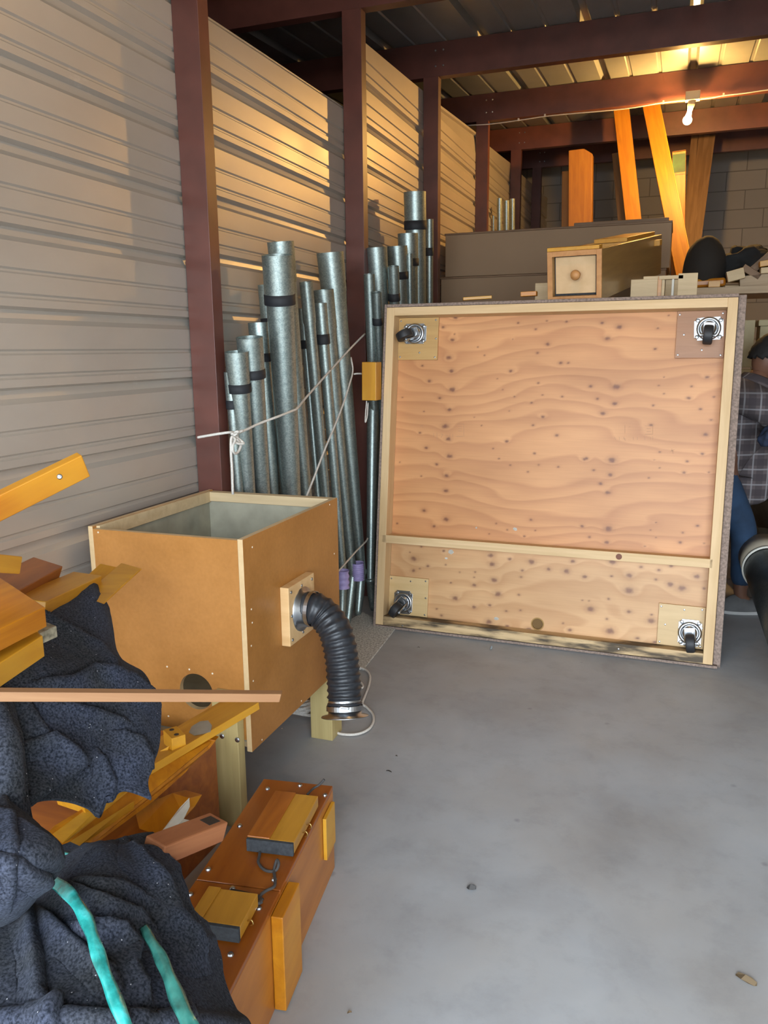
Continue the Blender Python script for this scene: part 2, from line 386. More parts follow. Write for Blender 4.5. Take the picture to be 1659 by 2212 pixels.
# right wall, neighbouring unit's far wall, front wall with the open door
def flat_rib(x, y0, y1, z1, name, face=1):
    bm = bmesh.new(); prof = sheet_profile(0, z1, 1.815)
    a = [bm.verts.new((x-face*d, y0, z)) for z, d in prof]; b = [bm.verts.new((x-face*d, y1, z)) for z, d in prof]
    for i in range(len(a)-1): bm.faces.new((a[i], a[i+1], b[i+1], b[i]))
    o = struct(name, bm, WALLM); s = o.modifiers.new('solid', 'SOLIDIFY'); s.thickness = .0012; return o
flat_rib(XR, YF, YB, 3.6, 'wall_right', -1)
flat_rib(-4.9, YF, YB, 3.6, 'wall_far_left', 1)
bm = bm_box(-5.0, -1.5, YF-.1, YF, 0, 3.0); bm_box(XR-.15, XR+.2, YF-.1, YF, 0, 3.0, bm); bm_box(-1.5, XR-.15, YF-.1, YF, 2.35, 3.0, bm)
struct('wall_front', bm, WALLM)
# roof sheet
def roof_z(y): return 3.2+.065*(y-5.24)
def roof_prof():
    out = []; k = -9
    while k*.61 < XR+.3:
        x = k*.61
        for dx, dz in ((-.036, 0), (-.018, .034), (.018, .034), (.036, 0), (.165, 0), (.172, .008), (.190, .008), (.197, 0), (.37, 0), (.377, .008), (.395, .008), (.402, 0)): out.append((x+dx, dz))
        k += 1
    return [p for p in out if -4.95 < p[0] < XR+.2]
bm = bmesh.new(); rp = roof_prof()
rows = [[bm.verts.new((x, y, roof_z(y)+dz+.004*noise.noise(Vector((x*2, y*.8, 0))))) for x, dz in rp] for y in [YF-.1+(YB+.3-YF)*k/24 for k in range(25)]]
for a, b in zip(rows, rows[1:]):
    for i in range(len(a)-1): bm.faces.new((a[i], b[i], b[i+1], a[i+1]))
o = struct('ceiling', bm, ROOFM); s = o.modifiers.new('solid', 'SOLIDIFY'); s.thickness = .0012
# posts and purlins: cold-formed C sections
def c_poly(w, d, lip=.018, t=.003):
    # web along u (0..w) at v=0, flanges to v=d, lips inwards
    return [(0, 0), (w, 0), (w, d), (w-lip, d), (w-lip, d-t), (w-t, d-t), (w-t, t), (t, t), (t, d-t), (lip, d-t), (lip, d), (0, d)]
post_words = ['nearest dark red steel wall post, rope end tied behind it', 'second dark red steel wall post, between the two clusters of metal pipes',
              'third dark red steel wall post, behind the tallest metal pipes', 'fourth dark red steel wall post, rising behind the grey boxes',
              'fifth dark red steel wall post, in shadow beyond the white cable', 'farthest dark red steel wall post, beside the block wall']
for i, y in enumerate(PY):
    zt = roof_z(y)-.2 if i else 2.83
    poly = [(WX+.002+u, y+v) for u, v in c_poly(.098, .062)]
    bm = bm_extrude(poly, 0, zt, 'z')
    tag(mk('steel_post', bm, STEEL, bevel=.0012), post_words[i], 'post', 'steel wall posts')
beam_words = ['dark red steel roof beam above the nearest wall post', 'dark red steel roof beam on top of the second wall post', 'dark red steel roof beam on top of the third wall post',
              'dark red steel roof beam carrying the white cable and bulb', 'dim dark red steel roof beam behind the light bulb', 'farthest dark red steel roof beam, low over the block wall']
for i, y in enumerate(PY):
    zt = roof_z(y); y = y+.005
    poly = [(y+.065-v if 0 else y+v, zt-.2+u) for u, v in c_poly(.198, .065)]
    b = mk('roof_purlin', bm_extrude([(p[0], p[1]) for p in poly], -4.8, XR, 'x'), STEEL, bevel=.0012)
    tag(b, beam_words[i], 'beam', 'steel roof beams')
    for sx in (-1.52, -1.47):
        for sz in (.06, .15):
            mk('screw', disc_bm(.006, .004, 10, True), CHROME, b, frameZ(Vector((sx, y, zt-.2+sz)), Vector((0, -1, 0))))
# ------------------------------------------------------------------ cable and bulb on the third purlin
yb = PY[3]-.012
def beam3_bottom(x): return roof_z(PY[3])-.2
pts = [(1008, 271), (1060, 268), (1120, 260), (1180, 251), (1240, 245), (1300, 240), (1365, 233), (1430, 222), (1480, 217)]
path = smoothpath([at(a, b, yb) for a, b in pts]+[at(1530, 212, yb), at(1565, 206, yb), at(1610, 201, yb), at(1659, 194, yb), at(1760, 184, yb)], 4)
cb = tag(mk('power_cable', bm_tube(path, .0042, 6), WIRE, smooth=True), 'thin white cable clipped along the roof beam that holds the bulb', 'cable')
for q in ((1120, 259), (1177, 250), (1433, 221), (1563, 205)):
    p = at(q[0], q[1], yb); mk('cable_clip', bm_box(-.006, .006, -.004, .008, -.008, .012), WIRE, cb, Matrix.Translation(p))
bl = at(1485, 259, yb-.03)
hb = at(1496, 214, yb-.03)
lamp = thing('light_bulb', 'lit bare bulb hanging from its socket under the cable beam', 'light bulb', hb)
mk('junction_box', bm_box(-.05, .05, -.028, .03, -.012, .05), plain('cream_plastic', (.5, .42, .3), .5), lamp, Matrix.Translation(hb), .004)
dd = (bl-hb).normalized()
mk('socket', bm_lathe([(.026, -.005), (.026, .045), (.02, .06), (.018, .075)], 20), MATS['cream_plastic'], lamp, frameZ(hb, dd), smooth=True)
Lb = (bl-hb).length
prof = [(.013, .07), (.014, .085)]+[(.031*math.sin(a)+.0, Lb+.002-.031*math.cos(a)) for a in [PI*(.22+.78*k/12) for k in range(13)]]
prof[-1] = (0, prof[-1][1])
GLOW = plain('glowing_bulb', (1, .8, .5), .3, emit=((1, .54, .145), 1650))
mk('bulb_glass', bm_lathe(prof, 24), GLOW, lamp, frameZ(hb, dd), smooth=True)
# a second lit bulb on the front purlin, just outside the picture
h2 = Vector((-.35, PY[0]-.04, roof_z(PY[0])-.2))
lamp2 = thing('light_bulb', 'second lit bare bulb on the front roof beam, above the picture edge', 'light bulb', h2)
mk('junction_box', bm_box(-.05, .05, -.028, .03, -.012, .05), MATS['cream_plastic'], lamp2, Matrix.Translation(h2), .004)
mk('socket', bm_lathe([(.026, -.005), (.026, .045), (.02, .06), (.018, .075)], 20), MATS['cream_plastic'], lamp2, frameZ(h2, Vector((0, 0, -1))), smooth=True)
mk('bulb_glass', bm_lathe(prof, 24), plain('glowing_front_bulb', (1, .8, .5), .3, emit=((1, .58, .22), 210)), lamp2, frameZ(h2, Vector((0, 0, -1))), smooth=True)
# ------------------------------------------------------------------ metal organ pipes
def metal_pipe(top, joint, toe, wpx, bpx, label, group, X=-1.45, Xj=None, collar=None, tape=None, toefloor=True, low=None, Yj=None):
    """top/joint/toe in picture; wpx top width, bpx width at the joint; collar: picture y of the collar's lower end"""
    T = onx(top[0], top[1], X)
    F = onz(toe[0], toe[1], 0.0)
    if F.x < -1.47: F = onx(toe[0], toe[1], -1.47); F.z = 0
    if Xj is None: Xj = X+(F.x-X)*(top[1]-joint[1])/(top[1]-toe[1]-1e-6)
    J = onx(joint[0], joint[1], Xj)
    rT = wpx/2*dist(T)/FPX; rJ = bpx/2*dist(J)/FPX
    t = thing('organ_pipe', label, 'organ pipe', F, group=group)
    ax = T-J; L = ax.length; M = frameZ(J, ax)
    # cone from joint to top, hollow at the top
    n = 6; prof = [(rJ+(rT-rJ)*k/n, L*k/n) for k in range(n+1)]+[(rT*.94, L), (rT*.8, L*.8), (0, L*.75)]
    mk('pipe_body', bm_lathe(prof, 36), ZINC, t, M, smooth=True).modifiers.new('edge', 'EDGE_SPLIT').split_angle = .7
    if collar:
        f = (collar-top[1])/(joint[1]-top[1]); z0 = L*(1-f)
        rc = rJ+(rT-rJ)*(1-f)
        prof = [(rc*1.01, z0), (rc*1.055+.001, z0), (rT*1.035+.001, L+.004), (rT*.985, L+.004), (rT*.94, L-.05)]
        sl = mk('tuning_sleeve', bm_lathe(prof, 36, cap=False), ZINC, t, M, smooth=True); sl.modifiers.new('edge', 'EDGE_SPLIT').split_angle = .7
        if tape:
            hh = L*(tape/(joint[1]-top[1]))
            mk('tape_band', bm_lathe([(rc*1.065+.0015, z0-hh*.75), (rc*1.085+.002, z0-hh*.7), (rc*1.085+.002, z0+hh*.25), (rc*1.03, z0+hh*.28)], 36, cap=False), TAPE, t, M, smooth=True)
    # boot from the joint down to the toe
    r2 = max(rJ*1.1, .5*(low or bpx)*dist(J)/FPX)
    ax2 = J-F; L2 = ax2.length
    if L2 > .05:
        mk('boot', bm_lathe([(r2*.55, .002), (r2*.75, L2*.12), (r2, L2*.5), (r2, L2*.9), (r2*1.15, L2*.93), (r2*1.15, L2), (rJ, L2*1.02)], 28), ZINC, t, frameZ(F, ax2), smooth=True)
    return t, M, L, rJ, rT
GA = 'metal organ pipes between the first and second posts'
# (top),(joint),(toe),w,b,X,collar,tape,label
A = [
 ((497, 806), (530, 1235), (540, 1392), 25, 15, -1.47, 866, 18, 'short grey metal pipe with black tape, right beside the nearest post'),
 ((511, 762), (551, 1230), (562, 1385), 49, 20, -1.44, 828, 18, 'taped metal pipe second from the nearest post, slightly taller than its neighbour'),
 ((539, 731), (580, 1228), (590, 1380), 55, 24, -1.42, 796, 18, 'third taped metal pipe from the nearest post, wide open collar'),
 ((560, 699), (602, 1230), (612, 1370), 46, 18, -1.50, 764, 17, 'half-hidden taped metal pipe just behind the third from the nearest post'),
 ((577, 618), (628, 1235), (636, 1360), 38, 17, -1.53, 688, 17, 'metal pipe almost hidden behind the widest pipe, its rim peeking out'),
 ((599, 553), (638, 1235), (652, 1392), 64, 36, -1.37, 630, 20, 'widest grey metal pipe, black tape band round its collar'),
 ((606, 524), (676, 1230), (683, 1360), 55, 20, -1.47, 600, 0, 'tallest metal pipe of the cluster, rising just behind the widest one'),
 ((654, 668), (700, 1235), (705, 1355), 18, 12, -1.52, 735, 17, 'thin taped metal pipe squeezed behind the narrow untaped pipe'),
 ((661, 611), (719, 1235), (722, 1365), 27, 16, -1.45, 688, 0, 'narrow untaped metal pipe with a seam below its collar'),
 ((692, 657), (741, 1240), (737, 1372), 26, 17, -1.43, 721, 20, 'slim taped metal pipe standing before the two wide plain collars'),
 ((698, 628), (762, 1243), (750, 1351), 43, 18, -1.48, 702, 0, 'medium plain metal pipe with a stepped collar, near the second post'),
 ((713, 547), (781, 1230), (773, 1331), 56, 18, -1.49, 622, 0, 'wide flaring metal pipe leaning against the second post'),
]
A3 = []
for k, (tp, jt, toe, w, bw, X, col, tpe, lab) in enumerate(A):
    A3.append(metal_pipe(tp, jt, toe, w, bw, lab, GA, X, collar=col, tape=tpe))
GB = 'metal organ pipes between the second and third posts'
B = [
 ((797, 592), (812, 1000), (822, 1240), 24, 18, -1.40, None, 0, 'thin plain metal pipe just beyond the second post'),
 ((812, 536), (838, 1000), (846, 1230), 46, 26, -1.47, 599, 0, 'wide plain metal pipe with stepped collar, above the hanging wooden block'),
 ((813, 633), (830, 1000), (836, 1235), 20, 15, -1.36, 685, 14, 'short taped metal pipe at the corner of the plywood platform'),
 ((849, 577), (866, 1000), (872, 1225), 24, 16, -1.38, 632, 15, 'bright taped metal pipe in front of the medium far pipes'),
 ((857, 533), (877, 1000), (882, 1215), 43, 24, -1.46, 587, 15, 'medium taped metal pipe second in height steps toward the third post'),
 ((881, 506), (893, 1000), (897, 1205), 42, 24, -1.46, 559, 15, 'taped metal pipe standing just before the tallest far pipe'),
 ((884, 548), (891, 1000), (896, 1200), 15, 12, -1.40, None, 0, 'very thin plain metal pipe between the stepped far pipes'),
 ((896, 416), (907, 1000), (912, 1195), 46, 28, -1.43, 476, 18, 'tallest far metal pipe, thick black tape, before the third post'),
 ((927, 475), (929, 1000), (931, 1180), 17, 12, -1.40, 534, 16, 'thin taped metal pipe against the third post'),
]
for tp, jt, toe, w, bw, X, col, tpe, lab in B:
    metal_pipe(tp, jt, toe, w, bw, lab, GB, X, collar=col, tape=tpe)
GC_ = 'thin metal pipes in the far corner'
for tp, toe, w, X, lab in (((1079, 428), (1080, 1060), 11, -1.45, 'dim thin pipe in the dark bay, next to the fourth post'), ((1094, 433), (1096, 1055), 14, -1.42, 'dim pipe with pale rim, middle one in the dark bay'), ((1107, 429), (1108, 1050), 11, -1.40, 'dim pipe nearest the fifth post in the dark bay'), ((1066, 466), (1067, 1070), 5, -1.42, 'very slender rod-like pipe in the dark bay')):
    metal_pipe(tp, (toe[0]-1, 980), toe, w, w*.8, lab, GC_, X)
# tall dark pipe seen in the slit beside the platform
metal_pipe((806, 866), (800, 1250), (806, 1318), 26, 17, 'dark blue-grey metal pipe in the gap beside the plywood platform', GB, -1.44)
# foam sleeves on the boots
def foam(q, X, toe, w, lab, ribs=9):
    P0 = onx(q[0], q[1]-20, X); P1 = onx(toe[0], toe[1]+20, X); r = w/2*dist(P0)/FPX
    L = (P1-P0).length; prof = []
    for k in range(ribs*4+1):
        prof.append((r*(1+.09*math.cos(k*PI/2)), L*k/(ribs*4)))
    o = mk('foam_sleeve', bm_lathe(prof, 20, cap=False), FOAM, None, frameZ(P1, P0-P1), smooth=True)
    tag(o, lab, 'foam sleeve')
foam((773, 1235), -1.41, (774, 1232), 25, 'ribbed lilac foam wrapped round the pipe foot by the second post')
foam((741, 1252), -1.385, (742, 1250), 25, 'dull lilac foam wrapped round a pipe foot beside the box corner', 3)
# ------------------------------------------------------------------ ropes
def rope(path, label, r=.0045, n=8, name='rope'):
    pp = smoothpath(path, n)
    return tag(mk(name, bm_tube(pp, r, 8), ROPE, smooth=True), label, 'rope')
rp = [onx(427, 945, -1.49), onx(455, 940, -1.44), onx(480, 936, -1.40), onx(497, 934, -1.38), onx(520, 933, -1.37), onx(560, 915, -1.36), onx(600, 900, -1.335), onx(630, 888, -1.33), onx(642, 882, -1.335), onx(660, 860, -1.37), onx(700, 815, -1.40), onx(750, 760, -1.42), onx(788, 721, -1.44)]
rope(rp, 'white rope stretched diagonally across the metal pipes up to the second post')
kn = onx(510, 945, -1.36)
knot = []
for k in range(60):
    a = k/59*6*PI
    knot.append(kn+Vector((.012*math.sin(a*1.0)+.006, .020*math.cos(a*.7), .022*math.sin(a*.5+1))))
kn2 = [onx(a, b, -1.355) for a, b in ((512, 950), (520, 958), (517, 972), (509, 980), (503, 974), (503, 962), (508, 950))]
pp = smoothpath([onx(499, 938, -1.37)]+knot[::5]+kn2+[onx(500, 945, -1.36), onx(499, 975, -1.36), onx(501, 1010, -1.36), onx(503, 1068, -1.36)], 6)
tag(mk('rope_knot', bm_tube(pp, .0045, 8), ROPE, smooth=True), 'knotted white rope end with hanging loop beside the nearest post', 'rope')
rope([onx(758, 772, -1.44), onx(762, 800, -1.42), onx(755, 830, -1.40), onx(735, 890, -1.37), onx(700, 975, -1.335), onx(675, 1040, -1.31), onx(655, 1090, -1.30)], 'white rope running down from the wide flaring pipe to behind the fibreboard box', .004)
rope([onx(764, 808, -1.42), onx(775, 807, -1.40), onx(790, 808, -1.38), onx(800, 806, -1.33)], 'short white rope holding the hanging yellow wooden block', .004)
rope([onx(728, 1237, -1.33), onx(745, 1218, -1.34), onx(770, 1190, -1.36), onx(790, 1170, -1.38), onx(794, 1163, -1.39)], 'short pale rope tied low round the pipe feet', .004)
rope([onx(792, 866, -1.36), onx(790, 890, -1.36), onx(789, 912, -1.36), onx(793, 900, -1.355), onx(795, 870, -1.355)], 'looped white rope hanging under the yellow wooden block', .003)
fz = .008
rope([onz(772, 1441, fz), onz(790, 1447, fz), onz(799, 1460, fz), onz(797, 1480, fz), onz(788, 1505, fz), onz(783, 1520, fz), onz(792, 1528, fz), onz(805, 1543, fz), onz(806, 1560, fz), onz(795, 1576, fz), onz(770, 1586, fz), onz(740, 1586, fz), onz(722, 1580, fz), onz(700, 1570, fz)], 'white rope looping over the floor round the hose end', .0048)
rope([onz(771, 1468, fz), onz(781, 1476, fz), onz(784, 1484, fz), onz(776, 1488, fz)], 'tiny white rope curl on the floor beside the hose', .0045)
# rope heap under the box
pts = []
c0 = onz(650, 1545, 0)
for k in range(90):
    a = k*.55; rr = .05+.05*random.random()
    pts.append(Vector((c0.x-.02+rr*1.1*math.cos(a), c0.y+.05+rr*math.sin(a), .012+.045*(k/90)+.008*random.random())))
tag(mk('rope_coil', bm_tube(smoothpath(pts, 4), .0065, 6), ROPE, smooth=True), 'tangled heap of pale rope on the floor under the fibreboard box', 'rope')
# yellow block hung beside the platform, strips behind
P = at(804, 823, 3.55)
hb_ = beam('wooden_block', at(803, 782, 3.55), at(803, 864, 3.55), .075, .07, YELW, label='yellow wooden block hanging between the second post and the platform', cat='wooden block')
# ------------------------------------------------------------------ plywood platform leaning back
bl3, br3 = onz(805, 1356, .0), onz(1556, 1449, .0)
ux = (br3-bl3); PW = ux.length; ux.normalize()
lean = math.radians(7.3)
nh = Vector((0, 0, 1)).cross(ux).normalized()      # horizontal, away from camera
if nh.y < 0: nh = -nh
vz = (Vector((0, 0, 1))*math.cos(lean)+nh*math.sin(lean)).normalized()
nn = ux.cross(vz).normalized()                      # towards camera?
if nn.y > 0: nn = -nn
# local: X=ux, Y=-nn (away from camera), Z=vz
yy = -nn
PM = Matrix(((ux.x, yy.x, vz.x, bl3.x), (ux.y, yy.y, vz.y, bl3.y), (ux.z, yy.z, vz.z, bl3.z+.004), (0, 0, 0, 1)))
PMi = PM.inverted()
def uv(x, y, depth=0.0):
    """picture point -> platform-local (u, v) on the plane `depth` behind the frame's front edge"""
    p = onplane(x, y, bl3+yy*depth+Vector((0, 0, .004)), nn); q = PMi @ p; return q.x, q.z
PH = (uv(825, 658)[1]+uv(1610, 632)[1])/2
plat = thing('platform', 'big plywood platform on castors, tipped on edge with its underside showing', 'platform', (0, 0, 0), None)
plat.matrix_basis = PM
RIM, RD, RT = .022, .085, .038
PLYD = .08
def loc(bm_args, name, mat, parent=plat, bevel=.0015, **k):
    return mk(name, bm_box(*bm_args), mat, parent, PM, bevel, **k)
# carpeted top board seen as rim
CARPET = plain('brown_carpet_edge', (.25, .185, .15), .95, var=.35, scale=110, bump=.8)
loc((0, PW, PLYD+.014, PLYD+.035, 0, PH), 'deck_board', CARPET, bevel=.003, label='brown carpeted board edge framing the platform')
# the rim's return that stands out round the frame
bm = bm_box(0, .012, .004, PLYD+.014, 0, PH); bm_box(PW-.03, PW, .035, PLYD+.014, 0, PH, bm); bm_box(.012, PW-.03, .004, PLYD+.014, PH-.014, PH, bm); bm_box(.012, PW-.012, .004, PLYD+.014, 0, .012, bm)
mk('carpet_trim', bm, CARPET, plat, PM, .003)
# rails; the bottom one is stained
def railmat():
    mt, nt, b = newmat('stained_rail')
    v = coords(nt, (1.6, 22, 22)); n = N(nt, 'ShaderNodeTexNoise', i_Scale=1.0, i_Detail=5.0, i_Distortion=.5); lk(nt, v, n.inputs['Vector'])
    r = ramp(nt, [(.3, (.45, .30, .14)), (.7, (.64, .46, .25))]); lk(nt, n.outputs['Fac'], r.inputs[0])
    v2 = coords(nt, (5, 9, 28), rnd=False); n2 = N(nt, 'ShaderNodeTexNoise', i_Scale=1.0, i_Detail=5.0); lk(nt, v2, n2.inputs['Vector'])
    rs = ramp(nt, [(.40, (.035, .03, .028)), (.56, (1, 1, 1))]); lk(nt, n2.outputs['Fac'], rs.inputs[0])
    mu = N(nt, 'ShaderNodeMixRGB', blend_type='MULTIPLY'); mu.inputs[0].default_value = .9; lk(nt, r.outputs[0], mu.inputs[1]); lk(nt, rs.outputs[0], mu.inputs[2])
    lk(nt, mu.outputs[0], b.inputs['Base Color']); b.inputs['Roughness'].default_value = .65; return mt
RAILST = railmat()
def rail(name, x0, x1, z0, z1, mat, vert=False, y0=0, y1=PLYD, label=None):
    # give each rail its own long axis for the grain
    if vert:
        M = PM @ Matrix.Translation((x0, 0, z0)) @ Matrix(((0, 0, 1, 0), (0, 1, 0, 0), (-1, 0, 0, 0), (0, 0, 0, 1))).inverted()
        bm = bm_box(0, z1-z0, y0, y1, -(x1-x0), 0)
    else:
        M = PM @ Matrix.Translation((x0, 0, z0)); bm = bm_box(0, x1-x0, y0, y1, 0, z1-z0)
    return mk(name, bm, mat, plat, M, .0015, label=label)
x0, x1, z0, z1 = .014, PW-.032, .016, PH-.016
rail('frame_rail', x0, x0+RT, z0, z1, LUMB, True); rail('frame_rail', x1-RT, x1, z0, z1, LUMB, True)
rail('frame_rail', x0+RT, x1-RT, z1-RT, z1, LUMB)
rail('frame_rail', x0+RT, x1-RT, z0, z0+RT+.006, RAILST, label='water-stained bottom rail')
va, vb = uv(845, 1165)[1], uv(1540, 1218)[1]
# cross brace, slightly skew
bm = bm_hexa([(x0+.018, 0, va-.019), (x1-RT*.7, 0, vb-.019), (x1-RT*.7, PLYD, vb-.019), (x0+.018, PLYD, va-.019), (x0+.018, 0, va+.019), (x1-RT*.7, 0, vb+.019), (x1-RT*.7, PLYD, vb+.019), (x0+.018, PLYD, va+.019)])
mk('cross_brace', bm, LUMB, plat, PM, .0015)
mk('brace_knot', bm_lathe([(0, 0), (.013, .0002), (0, .0006)], 14), plain('dark_knot', (.16, .05, .02), .6), plat, PM @ Matrix.Translation((uv(1337, 1201)[0], -.0003, va+(vb-va)*.72)) @ Matrix.Rotation(PI/2, 4, 'X'))
# plywood sheets
def z_up(lst, ox_, oy_, s): return [(ox_+a/s, oy_+b/s, *(r and [r[0]] or [])) for a, b, *r in lst]
K = []
K += [(820+a/3.95, 620+b/3.95, r) for a, b, r in [(650,262,1.5),(543,343,1.2),(622,452,1.6),(590,603,2.2),(615,717,1.8),(620,873,2.2),(515,947,1.2),(595,1048,1.6),(562,1190,2.4),(588,1297,1.8),(398,1372,1.4),(595,1445,2),(487,1512,1.2),(570,1608,1.6),(425,803,1.4),(365,672,1),(1120,717,1.3),(1183,307,.8),(1427,288,.7),(1595,295,.9),(1332,360,.8),(1433,487,1.4),(1347,563,1),(1545,648,1.3),(1610,648,.9),(1355,820,.9),(1390,921,.7),(1557,935,.9),(1297,987,.9),(1150,935,.7),(1050,877,.6),(1395,1107,1.3),(1310,1180,1),(1513,1265,1.2),(1085,1317,1.3),(1322,1420,.9),(1115,1520,.7),(1357,1518,.7),(1523,1535,.8),(1265,1577,.8),(968,1377,.6),(1017,1465,.7),(345,1245,1),(378,1062,.7),(173,1495,.6),(355,1613,.7),(640,402,.6),(195,942,.6),(895,583,.6),(1005,783,.5),(838,512,.6),(1137,445,.5),(870,1182,.5),(1105,1058,.5),(808,1110,.5)]]
K += [(1240+a/3.96, 620+b/3.96, r) for a, b, r in [(240,307,1.2),(387,343,1.8),(285,438,1.8),(693,530,1),(717,352,.8),(810,242,.6),(140,850,1.3),(363,853,2.4),(200,957,1),(347,997,1.6),(245,1080,1.7),(770,770,.5),(1138,773,1.3),(725,843,.6),(1007,850,.8),(770,912,.6),(982,950,1.3),(1197,940,.8),(677,1013,.8),(1080,1045,1),(1173,1137,.9),(657,1180,1.1),(1125,1263,1.4),(733,1410,.7),(1097,1428,1),(103,1467,1.3),(327,1480,2.4),(968,1492,.9),(687,1480,.5),(167,1567,1),(310,1607,1.6),(940,1587,1.1),(1153,1585,.7),(640,1633,.7),(733,1547,.5)]]
K += [(800+a/4.1475, 1100+b/4.1475, r) for a, b, r in [(480,12,1.4),(680,92,2),(240,127,.8),(573,152,1.4),(1440,95,1),(1128,127,.6),(1478,190,.6),(1228,185,.7),(1380,243,.8),(1065,222,.6)]]
K += [(1200+a/4.1475, 1100+b/4.1475, r) for a, b, r in [(240,153,1.3),(470,175,2.4),(303,250,1),(458,297,1.6),(850,187,.5),(900,120,.6),(1140,210,.8),(1272,148,1.1),(1115,298,1.1),(1332,305,.6),(900,253,.5),(800,333,.7)]]
K += [(965, 1028, 1.5), (963, 1060, 1.6), (917, 1103, 1), (1297, 1045, 1.3), (1313, 1064, 1.6), (1262, 992, 1.2)]
KL = [(800+a/4.1475, 1100+b/4.1475, r) for a, b, r in [(390,443,2.2),(385,550,1.5),(443,532,.8),(515,510,1.2),(457,337,.9),(658,373,1.2),(675,497,.7),(938,563,.7),(930,610,.7),(930,680,1.5),(722,658,.8),(760,797,2.2),(930,878,1.6),(1080,413,2.1),(1095,495,2.2),(1110,635,2.1),(1143,762,2.4),(1070,860,1.3),(1062,1010,2.2),(1250,447,1.3),(1443,472,2),(1362,548,1.2),(1350,608,1),(1598,537,1.5),(1330,767,.9),(1345,905,.9),(1217,912,1),(1225,1047,1.3),(1420,1078,1.8),(637,952,1.1),(595,893,.8),(355,385,.6),(800,565,.6)]]
KL += [(1200+a/4.1475, 1100+b/4.1475, r) for a, b, r in [(155,468,1.5),(97,557,2.2),(260,605,1.6),(510,472,2.2),(660,595,2.2),(660,730,3),(315,895,2.4),(490,1092,2.8),(660,918,1.6),(860,1000,2.4),(475,803,1),(765,517,1.2),(927,545,1.3),(1037,508,1.3),(1028,673,2),(1133,708,2.5),(1265,603,1.9),(128,1083,1.5),(68,1022,.8),(733,1155,1.2),(890,1190,1.3),(460,983,1),(1330,710,.9),(900,630,1),(500,600,1),(860,945,.9),(240,815,.7),(300,820,.7)]]
def plymat(name, cA, cB, cC, freq, amp, kn=(.17, .055, .022)):
    mt, nt, b = newmat(name)
    g = N(nt, 'ShaderNodeAttribute', attribute_name='grain'); k = N(nt, 'ShaderNodeAttribute', attribute_name='knot')
    tc = N(nt, 'ShaderNodeTexCoord'); mp = N(nt, 'ShaderNodeMapping'); mp.inputs['Scale'].default_value = (6, 1, 160); lk(nt, tc.outputs['Object'], mp.inputs['Vector'])
    nz = N(nt, 'ShaderNodeTexNoise', i_Scale=1.0, i_Detail=4.0); lk(nt, mp.outputs[0], nz.inputs['Vector'])
    ml = N(nt, 'ShaderNodeMath', operation='MULTIPLY', i_1=freq); lk(nt, g.outputs['Fac'], ml.inputs[0])
    fr = N(nt, 'ShaderNodeMath', operation='FRACT'); lk(nt, ml.outputs[0], fr.inputs[0])
    r = ramp(nt, [(0, cA), (.35, cB), (.80, cC), (.86, cC), (1, cA)]); lk(nt, fr.outputs[0], r.inputs[0])
    base = N(nt, 'ShaderNodeMixRGB'); base.inputs[0].default_value = amp; base.inputs[1].default_value = (*cB, 1); lk(nt, r.outputs[0], base.inputs[2])
    # broad colour drift
    n2 = N(nt, 'ShaderNodeTexNoise', i_Scale=1.0, i_Detail=3.0); mp2 = N(nt, 'ShaderNodeMapping'); mp2.inputs['Scale'].default_value = (1.6, 1, 6); lk(nt, tc.outputs['Object'], mp2.inputs['Vector']); lk(nt, mp2.outputs[0], n2.inputs['Vector'])
    r2 = ramp(nt, [(.3, (.82, .76, .70)), (.7, (1.08, 1.08, 1.08))]); lk(nt, n2.outputs['Fac'], r2.inputs[0])
    m2 = N(nt, 'ShaderNodeMixRGB', blend_type='MULTIPLY'); m2.inputs[0].default_value = 1; lk(nt, base.outputs[0], m2.inputs[1]); lk(nt, r2.outputs[0], m2.inputs[2])
    r3 = ramp(nt, [(.3, (.93, .92, .90)), (.6, (1, 1, 1))]); lk(nt, nz.outputs['Fac'], r3.inputs[0])
    m3 = N(nt, 'ShaderNodeMixRGB', blend_type='MULTIPLY'); m3.inputs[0].default_value = .8; lk(nt, m2.outputs[0], m3.inputs[1]); lk(nt, r3.outputs[0], m3.inputs[2])
    m4 = N(nt, 'ShaderNodeMixRGB'); lk(nt, k.outputs['Fac'], m4.inputs[0]); lk(nt, m3.outputs[0], m4.inputs[1]); m4.inputs[2].default_value = (*kn, 1)
    lk(nt, m4.outputs[0], b.inputs['Base Color']); b.inputs['Roughness'].default_value = .5; b.inputs['Coat Weight'].default_value = .08; b.inputs['Coat Roughness'].default_value = .35
    return mt
PLYU = plymat('fir_plywood', (.64, .315, .125), (.60, .285, .11), (.46, .19, .068), 1.0, .55)
PLYL = plymat('knotty_plywood', (.64, .385, .19), (.61, .36, .17), (.52, .28, .12), 1.0, .6, (.20, .085, .045))
